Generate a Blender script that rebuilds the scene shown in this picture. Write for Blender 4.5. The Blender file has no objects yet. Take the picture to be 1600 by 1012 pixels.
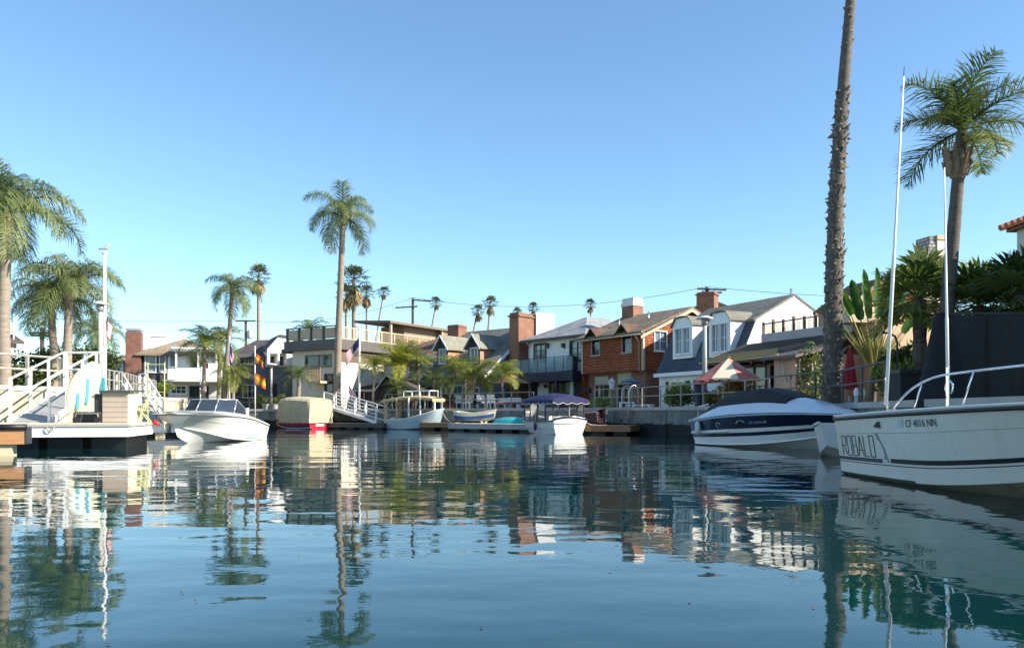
import bpy, math, random
import numpy as np
from mathutils import Vector, Matrix
R = math.radians
scn = bpy.context.scene
COL = scn.collection

# ---------------------------------------------------------------- camera
CZ, F, HY = 1.1, 1250.0, 645.0          # eye height, focal length and horizon row in photo pixels
cam = bpy.data.cameras.new('camera'); cam_o = bpy.data.objects.new('camera', cam); COL.objects.link(cam_o)
cam_o.location = (0, 0, CZ); cam_o.rotation_euler = (R(90), 0, 0)
cam.sensor_width = 36; cam.lens = 36 * F / 1600; cam.shift_y = (HY - 506) / 1600
cam.clip_start = .1; cam.clip_end = 6000
scn.camera = cam_o
# ---------------------------------------------------------------- sky and sun
SUN_AZ = Vector((.95, -.31)).normalized(); SUN_EL = R(31)
w = bpy.data.worlds.new('World'); scn.world = w; w.use_nodes = True
nt = w.node_tree; bg = nt.nodes['Background']
sky = nt.nodes.new('ShaderNodeTexSky'); sky.sky_type = 'NISHITA'; sky.sun_disc = False
sky.sun_elevation = SUN_EL; sky.sun_rotation = math.atan2(SUN_AZ.x, SUN_AZ.y)
sky.altitude = 0; sky.air_density = 1.0; sky.dust_density = .1; sky.ozone_density = 2.0
tint = nt.nodes.new('ShaderNodeMixRGB'); tint.blend_type = 'MULTIPLY'; tint.inputs[0].default_value = 1; tint.inputs[2].default_value = (.86, 1.035, 1.10, 1)
nt.links.new(sky.outputs[0], tint.inputs[1]); nt.links.new(tint.outputs[0], bg.inputs[0]); bg.inputs[1].default_value = .108
sl = bpy.data.lights.new('sun', 'SUN'); sl.energy = 5.0; sl.angle = R(.53); sl.color = (1, .93, .80)
so = bpy.data.objects.new('sun', sl); COL.objects.link(so)
sd = Vector((SUN_AZ.x * math.cos(SUN_EL), SUN_AZ.y * math.cos(SUN_EL), math.sin(SUN_EL)))
so.rotation_euler = sd.to_track_quat('Z', 'Y').to_euler(); so.location = (40, -20, 40)
vs = scn.view_settings; vs.view_transform = 'Standard'; vs.look = 'None'; vs.gamma = 1; vs.exposure = 1.05
vs.use_curve_mapping = False
scn.render.engine = 'CYCLES'

# ---------------------------------------------------------------- helpers
def W3(px, py, D): return Vector(((px - 800) / F * D, D, CZ + (HY - py) / F * D))
def GX(px, D): return (px - 800) / F * D
def HZ(py, D): return CZ + (HY - py) / F * D

class MB:
    def __init__(s): s.v = []; s.f = []; s.m = []
    def face(s, pts, mi=0):
        n = len(s.v); s.v += [tuple(p) for p in pts]; s.f.append(tuple(range(n, n + len(pts)))); s.m.append(mi)
    def box(s, x0, x1, y0, y1, z0, z1, mi=0):
        n = len(s.v)
        s.v += [(x0,y0,z0),(x1,y0,z0),(x1,y1,z0),(x0,y1,z0),(x0,y0,z1),(x1,y0,z1),(x1,y1,z1),(x0,y1,z1)]
        for q in ((3,2,1,0),(4,5,6,7),(0,1,5,4),(1,2,6,5),(2,3,7,6),(3,0,4,7)):
            s.f.append(tuple(n + i for i in q)); s.m.append(mi)
        return s
    def tube(s, pts, r, n=6, cap=True, mi=0):
        pts = [Vector(p) for p in pts]; k = len(pts)
        rr = r if isinstance(r, (list, tuple)) else [r] * k
        b = len(s.v); up = Vector((0, 0, 1)); a = None
        for i, p in enumerate(pts):
            t = (pts[min(i + 1, k - 1)] - pts[max(i - 1, 0)])
            t = t.normalized() if t.length > 1e-9 else Vector((0, 0, 1))
            if a is None:
                a = t.cross(up if abs(t.z) < .95 else Vector((1, 0, 0))).normalized()
            else:
                a = (a - t * a.dot(t))
                a = a.normalized() if a.length > 1e-6 else t.orthogonal().normalized()
            c = t.cross(a)
            for j in range(n):
                q = 2 * math.pi * j / n
                s.v.append(tuple(p + (a * math.cos(q) + c * math.sin(q)) * rr[i]))
        for i in range(k - 1):
            for j in range(n):
                s.f.append((b + i*n + j, b + i*n + (j+1) % n, b + (i+1)*n + (j+1) % n, b + (i+1)*n + j)); s.m.append(mi)
        if cap:
            s.f.append(tuple(b + j for j in reversed(range(n)))); s.m.append(mi)
            s.f.append(tuple(b + (k-1)*n + j for j in range(n))); s.m.append(mi)
        return s
    def lathe(s, prof, n=12, c=(0, 0), mi=0):
        b = len(s.v); k = len(prof)
        for r, z in prof:
            for j in range(n):
                q = 2 * math.pi * j / n; s.v.append((c[0] + r * math.cos(q), c[1] + r * math.sin(q), z))
        for i in range(k - 1):
            for j in range(n):
                s.f.append((b+i*n+j, b+i*n+(j+1)%n, b+(i+1)*n+(j+1)%n, b+(i+1)*n+j)); s.m.append(mi)
        s.f.append(tuple(b+j for j in reversed(range(n)))); s.m.append(mi)
        s.f.append(tuple(b+(k-1)*n+j for j in range(n))); s.m.append(mi)
        return s
    def slab(s, pts, t, mi=0):                       # pts CCW from above, thickness downwards
        n = len(pts); b = len(s.v)
        s.v += [tuple(p) for p in pts] + [(p[0], p[1], p[2] - t) for p in pts]
        s.f.append(tuple(b + i for i in range(n))); s.m.append(mi)
        s.f.append(tuple(b + n + i for i in reversed(range(n)))); s.m.append(mi)
        for i in range(n):
            j = (i + 1) % n; s.f.append((b+n+i, b+n+j, b+j, b+i)); s.m.append(mi)
        return s
    def prism(s, poly, P, d0, d1, mi=0):             # poly in (a,z), extruded through depth d by map P(a,z,d)
        n = len(poly); b = len(s.v)
        s.v += [tuple(P(a, z, d0)) for a, z in poly] + [tuple(P(a, z, d1)) for a, z in poly]
        s.f.append(tuple(b+i for i in range(n))); s.m.append(mi)
        s.f.append(tuple(b+n+i for i in reversed(range(n)))); s.m.append(mi)
        for i in range(n):
            j = (i+1) % n; s.f.append((b+n+i, b+n+j, b+j, b+i)); s.m.append(mi)
        return s
    def pbox(s, P, a0, a1, z0, z1, d0, d1, mi=0):
        return s.prism([(a0,z0),(a1,z0),(a1,z1),(a0,z1)], P, d0, d1, mi)
    def grid(s, rows, mi=0, closed=False):
        b = len(s.v); m = len(rows[0])
        for r in rows: s.v += [tuple(p) for p in r]
        for i in range(len(rows) - 1):
            for j in range(m if closed else m - 1):
                k = (j + 1) % m
                s.f.append((b+i*m+j, b+i*m+k, b+(i+1)*m+k, b+(i+1)*m+j)); s.m.append(mi)
        return s
    def mesh(s, name, mats, smooth=False):
        me = bpy.data.meshes.new(name); me.from_pydata(s.v, [], s.f)
        for m in (mats if isinstance(mats, (list, tuple)) else [mats]): me.materials.append(m)
        me.polygons.foreach_set('material_index', s.m)
        import bmesh
        bm = bmesh.new(); bm.from_mesh(me); bmesh.ops.recalc_face_normals(bm, faces=bm.faces); bm.to_mesh(me); bm.free()
        if smooth: me.polygons.foreach_set('use_smooth', [True] * len(s.f))
        me.update(); return me

def link(name, data, parent=None):
    o = bpy.data.objects.new(name, data); COL.objects.link(o)
    if parent is not None: o.parent = parent
    return o
def tag(o, label=None, cat=None, group=None, kind=None):
    if label: o['label'] = label
    if cat: o['category'] = cat
    if group: o['group'] = group
    if kind: o['kind'] = kind
    return o
def thing(name, label, cat, loc=(0, 0, 0), rz=0, group=None):
    o = link(name, None); o.location = loc; o.rotation_euler = (0, 0, rz); o.empty_display_size = .3
    return tag(o, label, cat, group)
def part(parent, name, mb, mat, smooth=False):
    return link(name, mb.mesh(name, mat, smooth) if isinstance(mb, MB) else mb, parent)
def solo(name, label, cat, mb, mat, loc=(0, 0, 0), rz=0, group=None, smooth=False):
    o = link(name, mb.mesh(name, mat, smooth)); o.location = loc; o.rotation_euler = (0, 0, rz)
    return tag(o, label, cat, group)
def struct(name, mb, mat, smooth=False):
    return tag(link(name, mb.mesh(name, mat, smooth)), kind='structure')

# ---------------------------------------------------------------- materials
_M = {}
def lnk(n, a, b): n.links.new(a, b)
def mat(name, c, rough=.6, var=.12, scale=2.0, metal=0, bump=0, bscale=20, spec=.5, coat=0, stretch=None, dirt=None, dscale=.6, damt=.5):
    if name in _M: return _M[name]
    m = bpy.data.materials.new(name); m.use_nodes = True; n = m.node_tree; b = n.nodes['Principled BSDF']
    b.inputs['Roughness'].default_value = rough; b.inputs['Metallic'].default_value = metal
    b.inputs['Specular IOR Level'].default_value = spec; b.inputs['Coat Weight'].default_value = coat
    tc = n.nodes.new('ShaderNodeTexCoord'); src = tc.outputs['Object']
    if stretch:
        mp = n.nodes.new('ShaderNodeMapping'); mp.inputs['Scale'].default_value = stretch; lnk(n, src, mp.inputs[0]); src = mp.outputs[0]
    nz = n.nodes.new('ShaderNodeTexNoise'); nz.inputs['Scale'].default_value = scale; nz.inputs['Detail'].default_value = 6; nz.inputs['Roughness'].default_value = .65
    lnk(n, src, nz.inputs['Vector'])
    rp = n.nodes.new('ShaderNodeValToRGB')
    rp.color_ramp.elements[0].position = .3; rp.color_ramp.elements[1].position = .7
    rp.color_ramp.elements[0].color = (*[max(0, x * (1 - var)) for x in c], 1)
    rp.color_ramp.elements[1].color = (*[min(1, x * (1 + var)) for x in c], 1)
    lnk(n, nz.outputs[0], rp.inputs[0]); out = rp.outputs[0]
    if dirt:
        n2 = n.nodes.new('ShaderNodeTexNoise'); n2.inputs['Scale'].default_value = dscale; n2.inputs['Detail'].default_value = 8; n2.inputs['Roughness'].default_value = .7
        mp = n.nodes.new('ShaderNodeMapping'); mp.inputs['Scale'].default_value = (1, 1, .35); lnk(n, tc.outputs['Object'], mp.inputs[0]); lnk(n, mp.outputs[0], n2.inputs['Vector'])
        r2 = n.nodes.new('ShaderNodeValToRGB'); r2.color_ramp.elements[0].position = .48; r2.color_ramp.elements[1].position = .72
        r2.color_ramp.elements[1].color = (damt,) * 3 + (1,)
        lnk(n, n2.outputs[0], r2.inputs[0])
        mx = n.nodes.new('ShaderNodeMixRGB'); mx.inputs[2].default_value = (*dirt, 1); lnk(n, r2.outputs[0], mx.inputs[0]); lnk(n, out, mx.inputs[1]); out = mx.outputs[0]
    lnk(n, out, b.inputs['Base Color'])
    if bump:
        nb = n.nodes.new('ShaderNodeTexNoise'); nb.inputs['Scale'].default_value = bscale; nb.inputs['Detail'].default_value = 4; lnk(n, src, nb.inputs['Vector'])
        bp = n.nodes.new('ShaderNodeBump'); bp.inputs['Strength'].default_value = bump; bp.inputs['Distance'].default_value = .02
        lnk(n, nb.outputs[0], bp.inputs['Height']); lnk(n, bp.outputs[0], b.inputs['Normal'])
    _M[name] = m; return m
def courses(name, c1, c2, cm, rowh, wid, mort=.012, rough=.8, bump=.8, zs=1.0, var=.36):
    """bricks, shingles or lap siding: courses at constant height, running round the corners"""
    if name in _M: return _M[name]
    m = bpy.data.materials.new(name); m.use_nodes = True; n = m.node_tree; b = n.nodes['Principled BSDF']; b.inputs['Roughness'].default_value = rough
    b.inputs['Specular IOR Level'].default_value = .25
    tc = n.nodes.new('ShaderNodeTexCoord'); sp = n.nodes.new('ShaderNodeSeparateXYZ'); lnk(n, tc.outputs['Object'], sp.inputs[0])
    ad = n.nodes.new('ShaderNodeMath'); ad.operation = 'ADD'; lnk(n, sp.outputs[0], ad.inputs[0]); lnk(n, sp.outputs[1], ad.inputs[1])
    mu = n.nodes.new('ShaderNodeMath'); mu.operation = 'MULTIPLY'; mu.inputs[1].default_value = zs; lnk(n, sp.outputs[2], mu.inputs[0])
    cb = n.nodes.new('ShaderNodeCombineXYZ'); lnk(n, ad.outputs[0], cb.inputs[0]); lnk(n, mu.outputs[0], cb.inputs[1])
    bt = n.nodes.new('ShaderNodeTexBrick'); lnk(n, cb.outputs[0], bt.inputs['Vector'])
    bt.inputs['Scale'].default_value = 1; bt.inputs['Brick Width'].default_value = wid; bt.inputs['Row Height'].default_value = rowh
    bt.inputs['Mortar Size'].default_value = mort; bt.inputs['Mortar Smooth'].default_value = .2
    bt.inputs['Color1'].default_value = (*c1, 1); bt.inputs['Color2'].default_value = (*c2, 1); bt.inputs['Mortar'].default_value = (*cm, 1)
    nz = n.nodes.new('ShaderNodeTexNoise'); nz.inputs['Scale'].default_value = 1.3; nz.inputs['Detail'].default_value = 7; nz.inputs['Roughness'].default_value = .7; lnk(n, tc.outputs['Object'], nz.inputs['Vector'])
    rp = n.nodes.new('ShaderNodeValToRGB'); rp.color_ramp.elements[0].position = .3; rp.color_ramp.elements[1].position = .7
    rp.color_ramp.elements[0].color = (1 - var,) * 3 + (1,); rp.color_ramp.elements[1].color = (1 + var * .6,) * 3 + (1,)
    lnk(n, nz.outputs[0], rp.inputs[0])
    mx = n.nodes.new('ShaderNodeMixRGB'); mx.blend_type = 'MULTIPLY'; mx.inputs[0].default_value = 1; lnk(n, bt.outputs[0], mx.inputs[1]); lnk(n, rp.outputs[0], mx.inputs[2])
    lnk(n, mx.outputs[0], b.inputs['Base Color'])
    bp = n.nodes.new('ShaderNodeBump'); bp.invert = True; bp.inputs['Strength'].default_value = bump; bp.inputs['Distance'].default_value = .02
    lnk(n, bt.outputs['Fac'], bp.inputs['Height']); lnk(n, bp.outputs[0], b.inputs['Normal'])
    _M[name] = m; return m
def leaf(name, c, c2, trans=.35, rough=.5):
    if name in _M: return _M[name]
    m = bpy.data.materials.new(name); m.use_nodes = True; n = m.node_tree; b = n.nodes['Principled BSDF']; b.inputs['Roughness'].default_value = rough
    b.inputs['Specular IOR Level'].default_value = .4
    tc = n.nodes.new('ShaderNodeTexCoord'); nz = n.nodes.new('ShaderNodeTexNoise'); nz.inputs['Scale'].default_value = 3.0; nz.inputs['Detail'].default_value = 4; lnk(n, tc.outputs['Object'], nz.inputs['Vector'])
    oi = n.nodes.new('ShaderNodeObjectInfo'); ad = n.nodes.new('ShaderNodeMath'); ad.operation = 'MULTIPLY_ADD'; ad.inputs[1].default_value = .45; lnk(n, oi.outputs['Random'], ad.inputs[0])
    sb = n.nodes.new('ShaderNodeMath'); sb.operation = 'SUBTRACT'; sb.inputs[1].default_value = .22; lnk(n, nz.outputs[0], sb.inputs[0]); lnk(n, sb.outputs[0], ad.inputs[2])
    rp = n.nodes.new('ShaderNodeValToRGB'); rp.color_ramp.elements[0].position = .25; rp.color_ramp.elements[1].position = .78
    rp.color_ramp.elements[0].color = (*c, 1); rp.color_ramp.elements[1].color = (*c2, 1); lnk(n, ad.outputs[0], rp.inputs[0])
    lnk(n, rp.outputs[0], b.inputs['Base Color'])
    tr = n.nodes.new('ShaderNodeBsdfTranslucent'); lnk(n, rp.outputs[0], tr.inputs[0])
    mx = n.nodes.new('ShaderNodeMixShader'); mx.inputs[0].default_value = trans; lnk(n, b.outputs[0], mx.inputs[1]); lnk(n, tr.outputs[0], mx.inputs[2])
    lnk(n, mx.outputs[0], n.nodes['Material Output'].inputs[0]); _M[name] = m; return m

WHITE = mat('white_paint', (.80, .79, .76), .45, .05, dirt=(.55, .52, .46), damt=.35)
WHITE2 = mat('white_stucco', (.78, .77, .73), .8, .05, bump=.2, dirt=(.55, .52, .47), damt=.3)
CREAM = mat('cream_stucco', (.66, .60, .47), .8, .07, bump=.2, dirt=(.45, .40, .31), damt=.4)
TAN = mat('tan_stucco', (.55, .38, .24), .8, .07, bump=.2)
PINK = mat('pink_stucco', (.44, .28, .21), .8, .08, bump=.2)
PANE = mat('window_glass', (.02, .028, .034), .06, .5, .9, spec=.7)
PANE2 = mat('curtained_glass', (.22, .25, .26), .08, .6, 2.5, spec=.7, stretch=(3, 3, .3))
TRIMW = mat('white_trim', (.78, .78, .76), .5, .04)
TRIMT = mat('tan_trim', (.46, .36, .25), .6, .1)
TRIMD = mat('dark_trim', (.035, .035, .04), .5, .15)
NAVYT = mat('navy_trim', (.012, .02, .04), .5, .15)
STEEL = mat('galvanised_steel', (.45, .46, .46), .35, .12, metal=.85)
GREYM = mat('grey_metal', (.30, .30, .29), .5, .15, metal=.3)
CHROME = mat('polished_steel', (.75, .76, .77), .12, .05, metal=1)
BRICK = courses('red_brick', (.27, .09, .055), (.19, .065, .042), (.30, .22, .17), .075, .22)
BRICKO = courses('orange_brick', (.33, .125, .07), (.25, .09, .05), (.32, .24, .18), .075, .22)
# ================================================================ water, land, seawalls
def water_mat():
    m = bpy.data.materials.new('canal_water'); m.use_nodes = True; n = m.node_tree; b = n.nodes['Principled BSDF']
    b.inputs['Base Color'].default_value = (.002, .027, .030, 1); b.inputs['Roughness'].default_value = .02
    b.inputs['IOR'].default_value = 1.5; b.inputs['Specular IOR Level'].default_value = .5
    g = n.nodes.new('ShaderNodeNewGeometry'); prev = None
    for (sx, sy, sc, det, dist) in WAVES:
        mp = n.nodes.new('ShaderNodeMapping'); mp.inputs['Scale'].default_value = (sx, sy, 1); mp.inputs['Rotation'].default_value = (0, 0, R(8))
        lnk(n, g.outputs['Position'], mp.inputs[0])
        t = n.nodes.new('ShaderNodeTexNoise'); t.inputs['Scale'].default_value = sc; t.inputs['Detail'].default_value = det; t.inputs['Roughness'].default_value = .45
        lnk(n, mp.outputs[0], t.inputs['Vector'])
        bp = n.nodes.new('ShaderNodeBump'); bp.inputs['Strength'].default_value = 1; bp.inputs['Distance'].default_value = dist
        lnk(n, t.outputs[0], bp.inputs['Height'])
        if prev: lnk(n, prev.outputs[0], bp.inputs['Normal'])
        prev = bp
    lnk(n, prev.outputs[0], b.inputs['Normal']); return m
WAVES = [(.5, 1, .33, 1.0, .026), (.65, 1, 1.0, 1.6, .011), (.4, 1, 2.3, 1.5, .0042), (1, 1, 5.0, 2.5, .0012)]
mb = MB(); mb.face([(-2500, -300, 0), (2500, -300, 0), (2500, 3000, 0), (-2500, 3000, 0)])
struct('water', mb, water_mat())

RB = [(9.0, -60), (9.2, 5), (9.4, 18), (10.0, 22), (10.7, 26.5), (9.9, 31.5), (8.5, 36.5), (6.7, 42.5), (4.6, 46.5), (1.2, 50), (-4.3, 53.5), (-9.1, 56.5), (-14.4, 59), (-18.6, 61), (-25, 61.5)]
LB = [(-25, 61.5), (-22, 50), (-18.9, 39), (-17.5, 31.5), (-19.6, 26), (-23.5, 10), (-25, -60)]
ZR, ZL = 1.38, 2.08
GROUND = mat('sandy_ground', (.16, .14, .09), .9, .3, .6, bump=.5, bscale=6, dirt=(.06, .09, .03), dscale=.15, damt=.8)
mb = MB()
def spread(pts, a0, a1, z):
    far = [(p[0] + 2500 * math.cos(a0 + (a1 - a0) * i / (len(pts) - 1)), p[1] + 2500 * math.sin(a0 + (a1 - a0) * i / (len(pts) - 1)), z) for i, p in enumerate(pts)]
    mb.grid([[(p[0], p[1], z) for p in pts], far])
spread(RB, 0, R(100), ZR); spread(LB, R(100), R(180), ZL)
struct('ground', mb, GROUND)
CONC = mat('pale_concrete', (.42, .40, .36), .85, .12, 1.2, bump=.3, dirt=(.25, .24, .21), damt=.6)
def offs(pts, d):
    out = []
    for i, p in enumerate(pts):
        a = Vector(pts[max(i-1, 0)]); b = Vector(pts[min(i+1, len(pts)-1)]); t = (b - a).normalized()
        out.append((p[0] + t.y * d, p[1] - t.x * d))
    return out
mb = MB(); mb.grid([[(*p, ZR + .006) for p in offs(RB, .2)], [(*p, ZR + .006) for p in offs(RB, 2.4)]]); struct('path', mb, CONC)

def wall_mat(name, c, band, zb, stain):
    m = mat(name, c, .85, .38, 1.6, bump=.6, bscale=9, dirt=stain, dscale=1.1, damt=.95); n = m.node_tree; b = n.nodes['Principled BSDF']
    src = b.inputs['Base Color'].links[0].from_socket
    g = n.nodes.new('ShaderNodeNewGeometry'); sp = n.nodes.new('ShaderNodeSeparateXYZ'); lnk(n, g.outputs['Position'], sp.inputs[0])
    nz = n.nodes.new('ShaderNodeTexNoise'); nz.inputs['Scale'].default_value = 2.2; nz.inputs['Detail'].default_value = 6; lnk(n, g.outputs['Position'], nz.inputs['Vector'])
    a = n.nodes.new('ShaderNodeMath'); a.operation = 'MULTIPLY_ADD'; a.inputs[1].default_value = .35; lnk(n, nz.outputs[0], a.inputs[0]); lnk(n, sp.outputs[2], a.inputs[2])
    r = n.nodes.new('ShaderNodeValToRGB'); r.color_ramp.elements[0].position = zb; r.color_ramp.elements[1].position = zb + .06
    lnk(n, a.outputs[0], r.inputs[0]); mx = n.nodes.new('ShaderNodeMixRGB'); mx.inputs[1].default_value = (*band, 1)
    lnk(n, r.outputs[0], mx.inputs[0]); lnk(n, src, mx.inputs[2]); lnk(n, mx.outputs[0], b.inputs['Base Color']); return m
SEAW = wall_mat('old_seawall_concrete', (.19, .20, .19), (.010, .012, .010), .70, (.07, .08, .075))
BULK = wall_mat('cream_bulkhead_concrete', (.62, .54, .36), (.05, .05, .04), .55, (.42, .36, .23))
def seawall(pts, ztop, label, m, capm, panel):
    t = thing('seawall', label, 'seawall', (pts[0][0], pts[0][1], 0)); ox, oy = pts[0]
    ins = offs(pts, .3)
    loc = lambda p, z: (p[0] - ox, p[1] - oy, z)
    mb = MB(); mb.grid([[loc(p, -1) for p in pts], [loc(p, ztop - .12) for p in pts], [loc(p, ztop - .12) for p in ins]]); part(t, 'wall', mb, m)
    o1 = offs(pts, -.06); o2 = offs(pts, .42); mb = MB()
    mb.grid([[loc(p, ztop - .14) for p in o2], [loc(p, ztop - .14) for p in o1], [loc(p, ztop + .03) for p in o1], [loc(p, ztop + .03) for p in o2]]); part(t, 'cap', mb, capm)
    for i in range(len(pts) - 1):                      # pilaster ribs between the poured panels
        a, b = Vector(pts[i]), Vector(pts[i+1]); d = (b - a).normalized(); L = (b - a).length; nn = Vector((-d.y, d.x))
        if a.y < 0: continue
        k = max(1, int(L / panel))
        for j in range(k):
            q = a + d * (L * (j + .5) / k); e = nn * .05; s = d * .1
            rb = MB(); P = [q - s - e*0, q + s, q + s + e, q - s + e]
            rb.slab([(p.x - ox, p.y - oy, ztop - .16) for p in P], ztop + .8); part(t, 'rib', rb, m)
    return t
seawall(RB[:9], ZR, 'stained grey concrete seawall below the brown shingled house', SEAW, CONC, 3.2)
seawall(RB[8:], ZR, 'far grey seawall behind the floating docks and palms', SEAW, CONC, 3.2)
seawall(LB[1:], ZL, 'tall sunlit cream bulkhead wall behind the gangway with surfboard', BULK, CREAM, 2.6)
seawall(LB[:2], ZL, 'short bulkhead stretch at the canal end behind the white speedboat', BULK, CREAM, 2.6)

def railing(pts, z, label, m, h=1.05, step=1.9, r=.028, rails=(1.0, .55), group=None):
    t = thing('railing', label, 'railing', (pts[0][0], pts[0][1], z)); ox, oy = pts[0]
    pm = MB().box(-r*1.15, r*1.15, -r*1.15, r*1.15, 0, h).mesh('post', m)
    for i in range(len(pts) - 1):
        a, b = Vector(pts[i]), Vector(pts[i+1]); L = (b - a).length; k = max(1, round(L / step))
        for j in range(k + (i == len(pts) - 2)):
            q = a + (b - a) * j / k; o = link('post', pm, t); o.location = (q.x - ox, q.y - oy, 0)
    for hh in rails:
        part(t, 'rail', MB().tube([(p[0] - ox, p[1] - oy, h * hh) for p in pts], r, 6), m)
    return t
RAILM = mat('weathered_grey_rail', (.33, .31, .27), .6, .2)
rl = offs(RB, .25)
railing(rl[3:6], ZR + .03, 'dark metal railing beside the ringed palm trunk', mat('dark_rail', (.09, .085, .08), .5, .2), 1.1)
railing(rl[5:9], ZR + .03, 'grey two-bar railing in front of the brown shingled house', RAILM)
railing(rl[9:12], ZR + .03, 'thin railing along the terrace behind the rowboat', mat('dull_rail', (.2, .19, .18), .5, .2), 1.0, 1.7)
railing(rl[12:15], ZR + .03, 'low dark railing on the far bank behind the covered boat', mat('dark_rail2', (.07, .065, .06), .5, .2), .9, 1.6)
ll = offs(LB, .25)
railing([ll[5], ll[4], ll[3]], ZL + .03, 'weathered grey pipe railing on top of the cream bulkhead', RAILM, 1.15, 1.6, .045)
railing([ll[3], ll[2], ll[1]], ZL + .03, 'grey picket railing running back behind the dock box', RAILM, 1.0, .75, .03)
# ================================================================ houses
class House:
    def __init__(s, name, label, L, Rr, zg=ZR, cat='house', zb=None):
        s.l = Vector((GX(*L), L[1])); s.r = Vector((GX(*Rr), Rr[1])); d = s.r - s.l
        s.W = d.length; s.a = math.atan2(d.y, d.x); s.z0 = zg
        s.e = thing(name, label, cat, (s.l.x, s.l.y, 0), s.a)
        s.inv = Matrix.Rotation(-s.a, 3, 'Z')
        s.c = s.inv @ Vector((-s.l.x, -s.l.y, CZ))
        s.FP = lambda a, z, d: (a, d, z)
        s.SP = lambda a, z, d: (s.W - d, a, z)
    def ray(s, px, py): return s.inv @ Vector(((px - 800) / F, 1, (HY - py) / F))
    def front(s, px, py, off=0):
        r = s.ray(px, py); t = (off - s.c.y) / r.y; p = s.c + r * t; return p.x, p.z
    def side(s, px, py, off=None):
        off = s.W if off is None else off
        r = s.ray(px, py); t = (off - s.c.x) / r.x; p = s.c + r * t; return p.y, p.z
    def frect(s, x0, y0, x1, y1, off=0):              # pixel rectangle -> facade rectangle
        a0, za = s.front(x0, (y0 + y1) / 2, off); a1, zb = s.front(x1, (y0 + y1) / 2, off); xm = (x0 + x1) / 2
        return a0, a1, s.front(xm, y1, off)[1], s.front(xm, y0, off)[1]
    def srect(s, x0, y0, x1, y1):
        a0 = s.side(x0, (y0+y1)/2)[0]; a1 = s.side(x1, (y0+y1)/2)[0]; xm = (x0+x1)/2
        return a0, a1, s.side(xm, y1)[1], s.side(xm, y0)[1]
    def P(s, name, mb, m, smooth=False): return part(s.e, name, mb, m, smooth)
    def window(s, P, rc, nx=2, nz=2, fm=None, pm=None, fw=.07, name='window', sill=True, off=0):
        a0, a1, z0, z1 = rc; fm = fm or TRIMW; mb = MB(); p0, p1 = off - .04, off + .09
        mb.pbox(P, a0-fw, a0, z0-fw, z1+fw, p0, p1); mb.pbox(P, a1, a1+fw, z0-fw, z1+fw, p0, p1)
        mb.pbox(P, a0, a1, z1, z1+fw, p0, p1); mb.pbox(P, a0, a1, z0-fw, z0, p0, p1)
        for i in range(1, nx):
            x = a0 + (a1 - a0) * i / nx; mb.pbox(P, x-.022, x+.022, z0, z1, off+.03, off+.075)
        for i in range(1, nz):
            z = z0 + (z1 - z0) * i / nz; mb.pbox(P, a0, a1, z-.018, z+.018, off+.035, off+.07)
        w = s.P(name, mb, fm)
        mb = MB(); mb.pbox(P, a0, a1, z0, z1, off+.085, off+.1); part(w, 'pane', mb, pm or PANE)
        if sill and name == 'window':
            mb = MB(); mb.pbox(P, a0-fw-.05, a1+fw+.05, z0-fw-.05, z0-fw-.003, off-.1, off+.05); part(w, 'sill', mb, fm)
        return w
def wallrect(mb, P, a0, a1, z0, z1, holes=(), t=.12):
    xs = sorted({a0, a1, *[min(max(v, a0), a1) for h in holes for v in h[:2]]}); zs = sorted({z0, z1, *[min(max(v, z0), z1) for h in holes for v in h[2:]]})
    for i in range(len(xs) - 1):
        for j in range(len(zs) - 1):
            cx, cz = (xs[i]+xs[i+1])/2, (zs[j]+zs[j+1])/2
            if any(h[0] < cx < h[1] and h[2] < cz < h[3] for h in holes): continue
            mb.face([P(xs[i], zs[j], 0), P(xs[i+1], zs[j], 0), P(xs[i+1], zs[j+1], 0), P(xs[i], zs[j+1], 0)])
    for h in holes:
        for (u, v) in (((h[0], h[2]), (h[1], h[2])), ((h[1], h[2]), (h[1], h[3])), ((h[1], h[3]), (h[0], h[3])), ((h[0], h[3]), (h[0], h[2]))):
            mb.face([P(*u, 0), P(*v, 0), P(*v, t), P(*u, t)])
def chimney(H, x0, x1, y0, y1, z0, z1, m, cap=None, capm=None, name='chimney', flare=.08, caph=.25):
    c = H.P(name, MB().box(x0, x1, y0, y1, z0, z1), m)
    k = MB().box(x0 - flare, x1 + flare, y0 - flare, y1 + flare, z1, z1 + caph * .4)
    k.box(x0 + .02, x1 - .02, y0 + .02, y1 - .02, z1 + caph * .4, z1 + caph)
    part(c, 'chimney_cap', k, capm or m); return c
def back_walls(H, mb, Dp, z0, z1, left=True, right=False):
    mb.face([(0, Dp, z0), (H.W, Dp, z0), (H.W, Dp, z1), (0, Dp, z1)])
    if left: mb.face([(0, 0, z0), (0, Dp, z0), (0, Dp, z1), (0, 0, z1)])
    if right: mb.face([(H.W, 0, z0), (H.W, Dp, z0), (H.W, Dp, z1), (H.W, 0, z1)])
def gable_roof(H, mb, ze, zr, Dp, yo=.35, xo=.3, t=.16, x0=0, x1=None, y0=0):
    x1 = H.W if x1 is None else x1; ym = y0 + Dp / 2; k = (zr - ze) / (Dp / 2)
    a, b = x0 - xo, x1 + xo
    mb.slab([(a, y0-yo, ze - yo*k), (b, y0-yo, ze - yo*k), (b, ym, zr), (a, ym, zr)], t)
    mb.slab([(a, ym, zr), (b, ym, zr), (b, y0+Dp+yo, ze - yo*k), (a, y0+Dp+yo, ze - yo*k)], t)
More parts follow.
